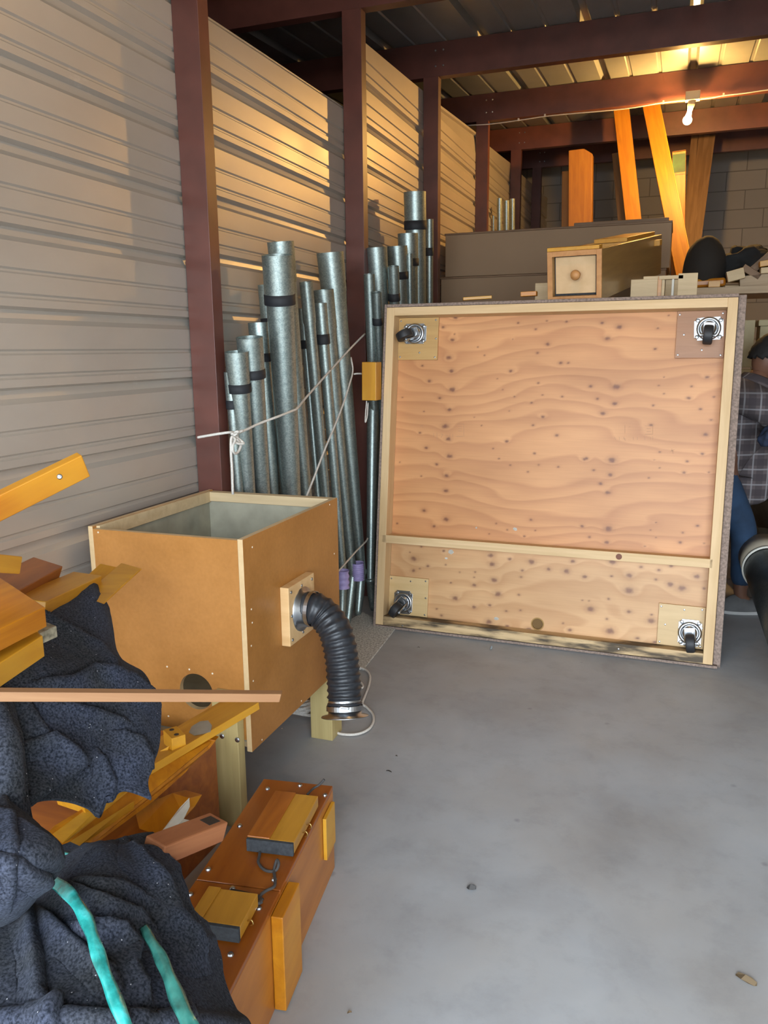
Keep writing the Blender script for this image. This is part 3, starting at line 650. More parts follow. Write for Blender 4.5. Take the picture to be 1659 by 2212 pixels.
def ply(name, x0, x1, z0, z1, knots, mat, gfreq, wander, hole=None, label=None, nx=420, step=.0038):
    nx = int((x1-x0)/step); nz = int((z1-z0)/step)
    kk = [(*uv(a, b, PLYD), r) for a, b, r in knots]
    kk = [(a, b, r*.0068) for a, b, r in kk if x0-.02 < a < x1+.02 and z0-.02 < b < z1+.02]
    verts = []; grain = []; knot = []
    # bucket knots for speed
    for j in range(nz+1):
        z = z0+(z1-z0)*j/nz
        near = [q for q in kk if abs(q[1]-z) < q[2]*7+.02]
        for i in range(nx+1):
            x = x0+(x1-x0)*i/nx; verts.append((x, PLYD, z))
            g = z*gfreq + wander*noise.noise(Vector((x*1.5, z*3.1, 4.2)))*1.7 + wander*.45*noise.noise(Vector((x*3.4, z*13, 9)))
            kv = 0
            for a, b, r in near:
                dx, dz_ = (x-a), (z-b)
                if abs(dx) > r*8: continue
                e = dx*dx/(r*r*7)+dz_*dz_/(r*r*3)
                g += .42*(r/.01)*math.exp(-e*.7)
                rr = math.sqrt(dx*dx*.6+dz_*dz_*1.2)/r
                rr += .25*noise.noise(Vector((x*90, z*90, r*100)))
                kv = max(kv, (.92 if rr < .42 else (.55*max(0, 1-(rr-.42)/.5) + .28*max(0, 1-(rr-.42)/1.4))))
            grain.append(g); knot.append(kv)
    faces = []
    for j in range(nz):
        for i in range(nx):
            if hole:
                cx, cz = x0+(x1-x0)*(i+.5)/nx-hole[0], z0+(z1-z0)*(j+.5)/nz-hole[1]
                if cx*cx+cz*cz < hole[2]**2: continue
            a = j*(nx+1)+i; faces.append((a, a+1, a+nx+2, a+nx+1))
    me = bpy.data.meshes.new(name); me.from_pydata(verts, [], faces); me.update()
    for nm, data in (('grain', grain), ('knot', knot)):
        at_ = me.attributes.new(nm, 'FLOAT', 'POINT'); at_.data.foreach_set('value', data)
    me.materials.append(mat)
    o = bpy.data.objects.new(name, me); C.objects.link(o); o.parent = plat; o.matrix_basis = Matrix.Identity(4)
    s = o.modifiers.new('solid', 'SOLIDIFY'); s.thickness = .012; s.offset = -1
    if label: o['label'] = label
    return o
split = min(va, vb)-.012
ply('plywood_sheet', x0+RT, x1-RT, (va+vb)/2, z1-RT, K, PLYU, 15.0, 1.5, label='warm reddish fir plywood with dark knots')
hc = uv(1161, 1348, PLYD)
ply('plywood_sheet', x0+RT, x1-RT, z0+RT, (va+vb)/2, KL, PLYL, 12.0, 1.2, hole=(hc[0], hc[1], .026), label='paler knotty plywood strip with a round hole')
mk('hole_rim', bm_lathe([(.025, 0), (.030, 0), (.030, .014), (.025, .014)]+[(.025, 0)], 32, cap=False), plain('hole_cut', (.34, .20, .06), .7), plat, PM @ Matrix.Translation((hc[0], PLYD-.0012, hc[1])) @ Matrix.Rotation(-PI/2, 4, 'X'))
mk('hole_backing', bm_lathe([(.0, 0), (.03, 0), (.03, .001), (0, .001)], 24), plain('dark_amber_wood', (.16, .085, .02), .7), plat, PM @ Matrix.Translation((hc[0], PLYD+.0135, hc[1])) @ Matrix.Rotation(PI/2, 4, 'X'))
# paint chips and faint stamp strokes
CHIP = plain('white_paint_chip', (.8, .77, .68), .6)
for q, w, h in (((1113, 1143), 5, 3.5), ((974, 1192), 7, 5), ((964, 1206), 4, 2), ((1072, 1336), 6, 3.5), ((1029, 1140), 2, 2)):
    u_, v_ = uv(*q, PLYD); s_ = .00205
    bm = bmesh.new(); vs = [bm.verts.new((u_+w*s_*math.cos(a)*(.8+.4*random.random()), PLYD-.0006, v_+h*s_*math.sin(a)*(.8+.4*random.random()))) for a in [2*PI*k/9 for k in range(9)]]
    f = bm.faces.new(vs); bmesh.ops.solidify(bm, geom=[f], thickness=.0004)
    mk('paint_chip', bm, CHIP, plat, PM)
INK = plain('faded_stamp_ink', (.36, .19, .10), .7)
def strokes(lst, w=1.1):
    first = None
    for (a, b, c, d) in lst:
        bm = bmesh.new()
        u0, v0 = uv(a, b, PLYD-.0006); u1, v1 = uv(c, d, PLYD-.0006)
        dx, dz_ = u1-u0, v1-v0; L = math.hypot(dx, dz_) or 1e-6; px_, pz_ = -dz_/L*w*.0006, dx/L*w*.0006
        vs = [bm.verts.new((u0+px_, PLYD-.0006, v0+pz_)), bm.verts.new((u1+px_, PLYD-.0006, v1+pz_)), bm.verts.new((u1-px_, PLYD-.0006, v1-pz_)), bm.verts.new((u0-px_, PLYD-.0006, v0-pz_))]
        bm.faces.new(vs)
        o_ = mk('stamp_mark' if first is None else 'stamp_stroke', bm, INK, first or plat, PM)
        first = first or o_
strokes([(937, 936, 937, 945), (944, 934, 944, 948), (952, 938, 957, 938), (957, 938, 953, 945), (962, 940, 968, 940), (972, 936, 972, 946), (978, 938, 978, 944), (988, 916, 1002, 916), (1002, 916, 1002, 943), (990, 921, 998, 921), (990, 926, 998, 926), (990, 931, 998, 931), (986, 943, 1000, 943), (908, 922, 912, 918), (912, 918, 914, 924)])
strokes([(1327, 944, 1330, 950), (1338, 944, 1338, 951), (1346, 948, 1352, 948), (1347, 944, 1351, 952), (1368, 944, 1368, 950), (1377, 944, 1377, 950), (1393, 944, 1393, 950), (1405, 944, 1405, 950), (1410, 942, 1410, 951), (1393, 920, 1410, 920), (1410, 918, 1410, 938), (1397, 926, 1406, 926), (1397, 932, 1406, 932), (1393, 938, 1410, 938), (1350, 918, 1350, 936), (1358, 922, 1362, 922), (1449, 972, 1456, 976), (1451, 969, 1454, 980), (1448, 976, 1457, 971)])
# corner pads and castors
PADM = [wood('pad_wood_amber', (.42, .24, .08), (.54, .33, .12)), wood('pad_wood_brown', (.30, .13, .05), (.38, .18, .075)), wood('pad_wood_straw', (.56, .38, .17), (.66, .47, .24)), wood('pad_wood_tan', (.50, .33, .14), (.60, .41, .19))]
pads = [((861, 687), (944, 777)), ((1464, 672), (1568, 773)), ((840, 1243), (922, 1336)), ((1424, 1303), (1531, 1409))]
cast = [((896, 721), 105, (880, 730), 40, 44), ((1531, 710), 0, (1529, 714), 64, 47), ((871, 1301), -120, (865, 1305), 35, 45), ((1490, 1367), -10, (1493, 1385), 52, 55)]
dirs = [(-.75, -.35), (-.05, -1), (-.45, -.75), (.12, -1)]
padlab = ['amber plywood pad in the upper corner', 'brown plywood pad behind the shiny castor', 'straw plywood pad in the low corner', 'tan plywood pad near the stained rail']
for k in range(4):
    (ax, ay), (bx_, by_) = pads[k]
    u0, v1 = uv(ax, ay, PLYD-.014); u1, v0 = uv(bx_, by_, PLYD-.014)
    u0 = max(u0, x0+RT+.001); u1 = min(u1, x1-RT-.001); v1 = min(v1, z1-RT-.001); v0 = max(v0, z0+RT+.008)
    pd = mk('caster_pad', bm_box(0, u1-u0, 0, .0125, 0, v1-v0), PADM[k], plat, PM @ Matrix.Translation((u0, PLYD-.013, v0)), .001, label=padlab[k])
    for fx, fz_ in ((.06, .07), (.94, .06), (.05, .93), (.55, .17 if k < 2 else .9), (.95, .5), (.16, .5), (.93, .94)):
        mk('screw', disc_bm(.0042, .002, 10, True), CHROME, pd, PM @ Matrix.Translation((u0+fx*(u1-u0), PLYD-.013, v0+fz_*(v1-v0))) @ Matrix.Rotation(PI/2, 4, 'X'))
    cu, cv = uv(*cast[k][0], PLYD-.015)
    ct = bpy.data.objects.new('caster', None); C.objects.link(ct); ct.parent = plat
    ct.matrix_basis = Matrix.Translation((cu, PLYD-.013, cv)) @ Matrix.Rotation(PI/2, 4, 'X')   # local Z points to the viewer
    W = wm(ct)
    # plate
    bm = bm_box(-.057, .057, -.047, .047, 0, .0035); 
    bmesh.ops.bevel(bm, geom=[e for e in bm.edges if abs(e.verts[0].co.z-e.verts[1].co.z) > .001], offset=.012, segments=4, affect='EDGES')
    mk('mounting_plate', bm, CHROME, ct, W @ Matrix.Rotation({0: 0, 1: .05, 2: PI/2, 3: PI/2}[k], 4, 'Z'), .0008)
    sx_, sy_ = ((.044, .034) if k < 2 else (.034, .044))
    for a in (-1, 1):
        for b_ in (-1, 1): mk('bolt', disc_bm(.0085, .006, 12, True), CHROME, ct, W @ Matrix.Translation((a*sx_, b_*sy_, .003)))
    mk('swivel_race', bm_lathe([(.046, .003), (.048, .008), (.044, .013), (.036, .013), (.034, .009), (.030, .009), (.028, .015), (.012, .018), (0, .018)], 36), CHROME, ct, W, smooth=True)
    # fork and wheel: wheel axle perpendicular to trail direction
    dx, dz_ = dirs[k]; d = Vector((dx, dz_, 0)).normalized(); side = Vector((-d.y, d.x, 0))
    R = Matrix(((d.x, side.x, 0, 0), (d.y, side.y, 0, 0), (0, 0, 1, 0), (0, 0, 0, 1)))
    WR = W @ R
    bm = bmesh.new()
    for s_ in (-1, 1):
        poly = [(-.022, .016), (.020, .016), (.042, .045), (.046, .062), (.036, .070), (.024, .064), (-.010, .035)]
        bm_extrude(poly, s_*.0225-.0015, s_*.0225+.0015, 'y', bm)
    bm_box(-.024, .022, -.024, .024, .0145, .0175, bm)
    mk('fork', bm, CHROME, ct, WR, .0008)
    wr = .040
    prof = [(.012, -.019), (wr*.80, -.019), (wr*.96, -.016), (wr, -.010), (wr, .010), (wr*.96, .016), (wr*.80, .019), (.012, .019)]
    mk('wheel', bm_lathe(prof, 36), RUBBER, ct, WR @ Matrix.Translation((.033, 0, .060)) @ Matrix.Rotation(PI/2, 4, 'X'), smooth=True).modifiers.new('e', 'EDGE_SPLIT').split_angle = .6
    mk('axle', bm_lathe([(.007, -.028), (.007, .028)], 12), CHROME, ct, WR @ Matrix.Translation((.034, 0, .060)) @ Matrix.Rotation(PI/2, 4, 'X'))
for q in ((869, 1352), (1336, 1402)):
    u_, v_ = uv(*q); mk('screw', disc_bm(.004, .002, 10, True), CHROME, plat, PM @ Matrix.Translation((u_, 0, v_)) @ Matrix.Rotation(PI/2, 4, 'X'))
# rug on the floor
def rugmat():
    mt, nt, b = newmat('speckled_rug'); v = coords(nt, rnd=False)
    n = N(nt, 'ShaderNodeTexNoise', i_Scale=120.0, i_Detail=4.0); lk(nt, v, n.inputs['Vector'])
    r = ramp(nt, [(.35, (.30, .29, .26)), (.65, (.68, .66, .61))]); lk(nt, n.outputs['Fac'], r.inputs[0]); lk(nt, r.outputs[0], b.inputs['Base Color'])
    bp = N(nt, 'ShaderNodeBump', i_Strength=1.0, i_Distance=.006); lk(nt, n.outputs['Fac'], bp.inputs['Height']); lk(nt, bp.outputs[0], b.inputs['Normal']); b.inputs['Roughness'].default_value = 1
    return mt
c = [onz(752, 1344, 0), onz(852, 1364, 0), onz(785, 1450, 0), onz(640, 1410, 0)]
c = [c[0]+(c[0]-c[3]).normalized()*.15, c[1]+(c[1]-c[2]).normalized()*.02, c[2], c[3]]
bm = bm_hexa([Vector((p.x, p.y, .001)) for p in c]+[Vector((p.x, p.y, .009)) for p in c])
tag(mk('rug', bm, rugmat(), bevel=.003), 'grey speckled rug offcut on the floor beside the platform', 'rug')
# ------------------------------------------------------------------ fibreboard box on legs with hose
BX0, BX1, BY0, BY1, BZ0, BZ1 = -1.548, -1.048, 1.80, 2.44, .225, .832
box = thing('wind_box', 'open-topped brown fibreboard box on wooden legs beside the wall', 'box', ((BX0+BX1)/2, (BY0+BY1)/2, 0))
T_ = .016
def boxpanel(name, x0, x1, y0, y1, z0, z1, cap='z', mats=(MDF, MDFE)):
    """big faces fibreboard, cut edges pale"""
    bm = bm_box(x0, x1, y0, y1, z0, z1)
    dims = [x1-x0, y1-y0, z1-z0]; thin = dims.index(min(dims))
    for f in bm.faces:
        f.normal_update(); a = [abs(v) for v in f.normal]
        f.material_index = 0 if a.index(max(a)) == thin else 1
    return mk(name, bm, list(mats), box, None, .001)
boxpanel('side_panel', BX0, BX0+T_, BY0, BY1, BZ0, BZ1+.004); boxpanel('side_panel', BX1-T_, BX1, BY0, BY1, BZ0-.004, BZ1)
boxpanel('back_panel', BX0+T_, BX1-T_, BY1-.028, BY1, BZ0, BZ1, mats=(MDF, CREAMW))
boxpanel('bottom_panel', BX0+T_, BX1-T_, BY0+T_, BY1-.02, BZ0, BZ0+T_)
# front panel with a round hole
def plate_hole(x0, x1, z0, z1, cx, cz, r, t, seg=48):
    bm = bmesh.new(); loops = []
    def edge(a):
        dx, dz_ = math.cos(a), math.sin(a); k = 1e9
        if dx > 1e-9: k = min(k, (x1-cx)/dx)
        if dx < -1e-9: k = min(k, (x0-cx)/dx)
        if dz_ > 1e-9: k = min(k, (z1-cz)/dz_)
        if dz_ < -1e-9: k = min(k, (z0-cz)/dz_)
        return (cx+dx*k, cz+dz_*k)
    angs = [2*PI*i/seg for i in range(seg)]+[math.atan2(b-cz, a-cx) % (2*PI) for a in (x0, x1) for b in (z0, z1)]
    angs = sorted(set(angs)); n = len(angs)
    def ring(f, y): return [bm.verts.new((f(a)[0], y, f(a)[1])) for a in angs]
    ci = lambda a: (cx+r*math.cos(a), cz+r*math.sin(a))
    o0, i0, o1, i1 = ring(edge, 0), ring(ci, 0), ring(edge, t), ring(ci, t)
    for i in range(n):
        j = (i+1) % n
        bm.faces.new((o0[i], o0[j], i0[j], i0[i])); bm.faces.new((o1[i], i1[i], i1[j], o1[j])); bm.faces.new((i0[i], i0[j], i1[j], i1[i])).material_index = 1; bm.faces.new((o0[i], o1[i], o1[j], o0[j])).material_index = 1
    bmesh.ops.recalc_face_normals(bm, faces=bm.faces[:]); return bm
hp = at(424, 1494, BY0)
rh = 41*dist(hp)/FPX
mk('front_panel', plate_hole(BX0+T_, BX1-T_, BZ0+.03, BZ1-.003, hp.x, hp.z, rh, T_), [MDF, MDFE], box, Matrix.Translation((0, BY0, 0)))
# grey inner lining
bm = bm_box(BX0+T_, BX0+T_+.004, BY0+T_, BY1-.03, BZ0+T_, BZ1-.03); bm_box(BX1-T_-.004, BX1-T_, BY0+T_, BY1-.03, BZ0+T_, BZ1-.03, bm); bm_box(BX0+T_, BX1-T_, BY1-.034, BY1-.029, BZ0+T_, BZ1-.03, bm); bm_box(BX0+T_, BX1-T_, BY0+T_, BY1-.03, BZ0+T_, BZ0+T_+.004, bm)
mk('inner_lining', bm, LINING, box)
mk('top_strip', bm_box(BX0+T_, BX0+T_+.012, BY0+T_, BY1-.03, BZ1-.034, BZ1+.003), CREAMW, box, None, .001)
mk('top_strip', bm_box(BX0+T_+.012, BX1-T_, BY1-.042, BY1-.029, BZ1-.030, BZ1+.002), CREAMW, box, None, .001)
# legs
def leg(x0, x1, y0, y1, z0, z1):
    M = Matrix.Translation((x0, y0, z0)) @ Matrix.Rotation(-PI/2, 4, 'Y')   # local X up
    return mk('leg', bm_box(0, z1-z0, 0, y1-y0, -(x1-x0), 0), LEGW, box, M, .002)
fl = leg(-1.148, -1.070, BY0-.036, BY0-.001, 0, .40)
for q in ((478, 1516), (480, 1590), (513, 1598)):
    p = at(*q, BY0-.036); mk('bolt', disc_bm(.0075, .005, 12, True), CHROME, fl, frameZ(p, Vector((0, -1, 0))))
leg(BX0+.02, BX0+.10, BY0-.036, BY0-.001, 0, .40)
leg(-1.115, -1.034, 2.32, 2.405, 0, .228); leg(BX0+.02, BX0+.10, 2.33, 2.41, 0, .228)
# nail heads
NAIL = plain('filler_dot', (.7, .6, .45), .6)
for q in ((361, 1440), (409, 1446), (459, 1455), (364, 1547), (413, 1555), (212, 1150), (222, 1398)):
    p = at(*q, BY0); mk('nail_head', disc_bm(.0028, .0012, 8, True), NAIL, box, frameZ(p, Vector((0, -1, 0))))
for q in ((547, 1471), (543, 1316), (545, 1345), (543, 1395), (566, 1598), (651, 1514), (722, 1196), (712, 1090), (545, 1182), (560, 1505)):
    p = onx(*q, BX1); mk('nail_head', disc_bm(.0028, .0012, 8, True), NAIL, box, frameZ(p, Vector((1, 0, 0))))
# square pad for the hose
c1, c2, c3 = onx(628, 1397, BX1+.028), onx(678, 1236, BX1+.028), onx(623, 1272, BX1+.028)
py0, py1 = c3.y, c2.y; pz0, pz1 = c1.z, (c3.z+c2.z)/2
pad = mk('hose_pad', bm_box(BX1, BX1+.028, py0, py1, pz0, pz1), wood('pad_pine', (.55, .33, .14), (.68, .45, .22)), box, None, .0015)
pc = Vector((BX1+.028, (py0+py1)/2, (pz0+pz1)/2))
hw, hh = (py1-py0)/2, (pz1-pz0)/2
for a in (-1, 0, 1):
    for b_ in (-1, 0, 1):
        if a or b_: mk('screw', disc_bm(.005, .003, 10, True), CHROME, pad, frameZ(pc+Vector((0, a*hw*.82, b_*hh*.82)), Vector((1, 0, 0))))
mk('hose_flange', bm_lathe([(.068, 0), (.068, .003), (.054, .005), (.052, .03), (.046, .03)], 40, cap=False), CHROME, box, frameZ(pc, Vector((1, 0, 0))), smooth=True)
# hose
yh = pc.y
hpts = [pc+Vector((.004, 0, 0)), pc+Vector((.04, -.002, .004))]+[at(a, b, yh-.0-.012*k) for k, (a, b) in enumerate(((702, 1330), (722, 1358), (733, 1392), (739, 1430), (742, 1466), (744, 1502), (745, 1534)))]
hpath = smoothpath(hpts, 24)
Lh = sum((a-b).length for a, b in zip(hpath, hpath[1:])); acc = [0]
for a, b in zip(hpath, hpath[1:]): acc.append(acc[-1]+(a-b).length)
rbase = 37*dist(hpts[5])/FPX
def hr(t):
    s_ = acc[min(len(acc)-1, int(round(t*(len(acc)-1))))]
    w = math.cos(2*PI*s_/.0205)
    return rbase*(.955+.055*(w if w > 0 else w*.5))
bm = bm_tube(hpath, hr, 40, cap=False)
for v in bm.verts: v.co += Vector((1, 1, 1))*0.0014*noise.noise(v.co*90)
hose = mk('flexible_hose', bm, HOSE, box, smooth=True, label='black ribbed flexible duct hose')
def ringat(i, r0, w, nm, mat, par):
    p = hpath[i]; d = (hpath[min(i+2, len(hpath)-1)]-hpath[max(i-2, 0)])
    mk(nm, bm_lathe([(r0, -w/2), (r0*1.03, -w/2), (r0*1.03, w/2), (r0, w/2), (r0, -w/2)], 40, cap=False), mat, par, frameZ(p, d), smooth=False)
ringat(20, rbase*1.03, .012, 'hose_clamp', CHROME, hose); ringat(len(hpath)-5, rbase*1.04, .014, 'hose_clamp', CHROME, hose)
pe = hpath[-1]; de = (hpath[-1]-hpath[-4]).normalized()
mk('end_flange', bm_lathe([(rbase*.95, -.03), (rbase*.97, .012), (rbase*1.36, .016), (rbase*1.38, .019), (rbase*.9, .019), (rbase*.9, -.03)], 40, cap=False), CHROME, hose, frameZ(pe, de), smooth=True)
p = hpath[-5]+(EYE-hpath[-5]).normalized()*rbase*1.05
mk('clamp_screw', bm_lathe([(.005, -.012), (.005, .012)], 10), CHROME, hose, frameZ(p, Vector((1, .1, 0))))
#PART2
# ------------------------------------------------------------------ things behind the platform
def obox(name, x0, x1, y0, y1, z0, z1, mat, label, cat, bevel=.002, group=None):
    o = mk(name, bm_box(0, x1-x0, 0, y1-y0, 0, z1-z0), mat, None, Matrix.Translation((x0, y0, z0)), bevel)
    return tag(o, label, cat, group)
# grey lidded boxes
gx0, gx1 = at(962, 560, 5.5).x, at(1447, 560, 5.5).x
gzt = at(1447, 476, 5.5).z; gzm = at(960, 603, 5.5).z
def crate(z0, z1, x0, x1, label):
    t = thing('grey_box', label, 'box', ((x0+x1)/2, 5.7, z0), None, 'grey flat-sided boxes behind the platform')
    mk('front_board', bm_box(x0, x1, 5.5, 5.515, z0+.002, z1), GREYB, t, None, .002)
    bm = bm_box(x0, x0+.015, 5.515, 6.0, z0+.002, z1); mk('side_board', bm, GREYB, t, None, .002)
    mk('side_board', bm_box(x1-.015, x1, 5.515, 6.0, z0+.002, z1), GREYB, t, None, .002)
    mk('back_board', bm_box(x0+.015, x1-.015, 5.985, 6.0, z0+.002, z1), GREYB, t)
    mk('lid', bm_box(x0-.006, x1+.004, 5.495, 6.005, z1, z1+.012), OLDW, t, None, .002)
crate(gzm+.012, gzt-.012, gx0, gx1, 'long grey box topmost of its stack, under the upright yellow planks')
crate(gzm-.5, gzm, gx0-.03, gx1-.02, 'long grey box directly under the topmost grey box')
crate(gzm-1.0, gzm-.512, gx0-.03, gx1-.02, 'lowest grey box of the stack, hidden behind the platform')
obox('wooden_support', gx0, gx1, 5.55, 5.95, 0, gzm-1.002, OLDW, 'brown wooden support under the stack of grey boxes', 'support')
obox('wooden_strip', gx1-.6, gx1-.02, 5.52, 5.62, gzt+.001, gzt+.022, OLDW, 'dark slat lying on top of the topmost grey box', 'slat')
# open wooden chest frame behind the platform top
cz0 = PH*math.cos(lean)-.6
wy = 4.05
cl, cr = at(1157, 612, wy), at(1510, 590, wy)
ch = thing('wind_chest', 'pale whitewashed wooden chest frame with a slot, under the square wooden pipe', 'wooden chest', (cl.x, wy, 0))
zt_ = cl.z+.0
mk('top_board', bm_box(at(1390, 600, wy).x, at(1437, 600, wy).x, wy, wy+.2, .5, at(1420, 596, wy).z), CREAMW, ch, None, .002)
mk('front_board', bm_box(cl.x, -.545, wy-.01, wy+.015, .5, at(1160, 612, wy).z), CREAMW, ch, None, .002)
mk('front_board', bm_box(-.215, at(1422, 600, wy).x, wy-.01, wy+.015, .5, at(1160, 612, wy).z), CREAMW, ch, None, .002)
mk('front_board', bm_box(-.545, -.215, wy-.01, wy+.015, .5, 1.52), CREAMW, ch, None, .002)
mk('end_board', bm_box(at(1465, 600, wy).x, at(1508, 590, wy).x, wy-.02, wy+.01, .5, at(1500, 590, wy).z), CREAMW, ch, None, .002)
mk('divider', bm_box(at(1422, 600, wy).x, at(1430, 600, wy).x, wy-.015, wy+.2, .5, at(1425, 598, wy).z), LACQ, ch, None, .001)
mk('divider', bm_box(at(1452, 600, wy).x, at(1457, 600, wy).x, wy-.015, wy+.2, .5, at(1455, 596, wy).z), PALEW, ch, None, .001)
mk('top_strip', bm_box(at(1424, 600, wy).x, at(1476, 600, wy).x, wy-.02, wy+.02, at(1440, 604, wy).z, at(1440, 596, wy).z), CREAMW, ch, None, .001)
mk('base_board', bm_box(cl.x, cr.x, wy, wy+.2, 0, .5), OLDW, ch, None, .002)
# square wooden organ pipe, end towards the camera
yn, yf = 3.64, 4.95
n4 = [at(1180, 652, yn), at(1300, 648, yn), at(1302, 537, yn), at(1172, 545, yn)]   # bl br tr tl
z_b = (n4[0].z+n4[1].z)/2
far_br, far_tr = at(1418, 592, yf), at(1440, 506, yf)
W4 = n4[1].x-n4[0].x; H4 = n4[2].z-n4[1].z
ax4 = ((far_br+far_tr)/2-(n4[1]+n4[2])/2)
ax4n = ax4.normalized(); M4 = frameX(Vector((n4[1].x, yn, z_b)), ax4)
L4 = ax4.length
# local: x along, y: left is +, z up.  right side at y=0, left at y=W4
wp = thing('wooden_organ_pipe', 'square wooden organ pipe lying on the platform, its stopped end facing out', 'wooden organ pipe', M4.translation, M4.to_3x3())
t4 = .022
SIDEW = wood('pipe_side_wood', (.24, .13, .035), (.36, .21, .06), rough=.35, coat=.3)
ENDW = wood('pipe_end_wood', (.40, .17, .05), (.55, .27, .09), rough=.55)
mk('side_wall', bm_box(.0, L4, 0, t4, 0, H4), [SIDEW], wp, M4, .0015)
mk('side_wall', bm_box(.0, L4, W4-t4, W4, 0, H4), SIDEW, wp, M4, .0015)
mk('bottom_wall', bm_box(.0, L4, t4, W4-t4, 0, t4), SIDEW, wp, M4, .0015)
mk('top_wall', bm_box(.0, L4, t4, W4-t4, H4-t4, H4), RAWW, wp, M4, .0015)
mk('end_frame', bm_box(-.006, 0, 0, t4, 0, H4, bm_box(-.006, 0, W4-t4, W4, 0, H4, bm_box(-.006, 0, t4, W4-t4, 0, t4, bm_box(-.006, 0, t4, W4-t4, H4-t4, H4)))), ENDW, wp, M4, .001)
stm = wood('stopper_wood', (.55, .36, .18), (.68, .47, .26), sc=(8, 8, 8), rough=.7)
mk('stopper', bm_box(.03, .07, t4+.012, W4-t4-.004, t4+.008, H4-t4-.004), stm, wp, M4, .002)
mk('felt_packing', bm_box(.034, .066, t4, W4-t4, t4, H4-t4), FELT, wp, M4)
kb = M4 @ Vector((.03, W4*.47, H4*.52))
mk('pull_knob', bm_lathe([(.012, 0), (.011, .02), (.018, .03), (.022, .042), (.019, .052), (0, .056)], 20), ENDW, wp, frameZ(kb, -ax4n), smooth=True)
mk('top_cleat', bm_box(-.004, .05, t4*.5, W4, H4+.001, H4+.016), YELW, wp, M4, .001)
mk('lip_board', bm_box(L4*.45, L4-.05, .03, W4*.8, H4+.001, H4+.02), YELW, wp, M4, .001)
mk('corner_block', bm_box(L4-.22, L4-.16, -.03, 0, H4-.05, H4-.02), YELW, wp, M4, .001)
obox('prop_board', -.20, .02, 4.80, 5.0, 0, 1.70, CREAMW, 'pale upright board propping the far end of the square wooden pipe', 'wooden block')
# small brown sliver and yellow slat on the platform's top edge
beam('wooden_strip', at(1000, 646, 3.72), at(1062, 642, 3.76), .03, .014, YELW, label='thin yellow slat lying on the top edge of the platform', cat='slat')
beam('wooden_strip', at(1126, 636, 3.66), at(1160, 634, 3.66), .04, .02, LACQ, label='short orange slat beside the square end of the wooden pipe', cat='slat')
# upright yellow wooden pipes in the background
def upright(x0a, ya, x1a, yb_, wpx, Yt, Yb, dep, mat, label, group='upright yellow wooden pipes at the back', cut=0, up=None):
    a = at(x0a, ya, Yt); b = at(x1a, yb_, Yb)
    d = (a-b).normalized(); foot = b-d*(b.z/d.z)
    if foot.z < 0: foot.z = 0
    w_ = wpx*dist(a)/FPX
    t = thing('wooden_pipe', label, 'wooden pipe', foot, group=group)
    M = frameX(foot, a-foot, up=Vector((0, 1, 0)))   # local z toward +Y-ish
    L = (a-foot).length
    if cut: bm = bm_extrude([(0, -w_/2), (0, w_/2), (L+cut, w_/2), (L, w_/2-.35*w_), (L, -w_/2)], 0, dep, 'z')
    else: bm = bm_hexa([(0, -w_/2, 0), (0, w_/2, 0), (0, w_/2, dep), (0, -w_/2, dep), (L, -w_/2, 0), (L-cut, w_/2, 0), (L-cut, w_/2, dep), (L, -w_/2, dep)])
    mk('pipe_body', bm, mat, t, M, .003)
    return t, M, L, w_
upright(1254, 322, 1253, 486, 50, 7.5, 7.5, .12, LACQB, 'broad yellow plank-like pipe with a clipped top corner, standing behind the grey boxes', cut=-.05)
upright(1225, 369, 1224, 486, 22, 7.65, 7.65, .09, LACQB, 'narrow yellow pipe half behind the broad clipped one')
upright(1341, 225, 1368, 472, 32, 7.5, 7.3, .09, LACQB, 'leaning yellow pipe directly under the middle of the white cable')
t, M, L, w_ = upright(1404, 215, 1478, 585, 34, 7.45, 7.0, .09, LACQB, 'long yellow pipe leaning steeply, crossing the short green-marked one')
mk('side_stripe', bm_box(L*.3, L*.99, w_/2, w_/2+.004, 0, .09), YELW, t, M)
t, M, L, w_ = upright(1467, 327, 1464, 575, 28, 7.45, 7.4, .10, LACQB, 'yellow pipe with a green-stained stopper at its top, below the bulb')
mk('stained_stopper', bm_box(L+.004, L+.17 if 0 else L+.006, -w_/2, w_/2, 0, .10), LACQB, t, M)
GRS = plain('green_stain', (.018, .065, .014), .6, var=.7, scale=6)
mk('stained_cap', bm_box(L-.165, L-.02, -w_/2+.003, w_/2-.003, -.003, 0), GRS, t, M)
mk('cap_joint', bm_box(L-.185, L-.178, -w_/2, w_/2, -.002, 0), OLDW, t, M)
for k, (xa, xb, wv) in enumerate(((1497, 1480, 14), (1512, 1490, 12), (1530, 1503, 22))):
    upright(xa+4, 290, xb, 520, wv, 8.6, 8.2, .06, OLDW, ['dim brown pipe leaning beside the green-marked one', 'dim brown pipe in the middle of three leaning by the block wall', 'broadest dim brown pipe leaning against the block wall'][k], 'dim brown pipes leaning at the back')
upright(1330, 330, 1345, 500, 16, 8.3, 8.2, .05, OLDW, 'dark brown pipe in shadow between two yellow pipes', 'dim brown pipes leaning at the back')
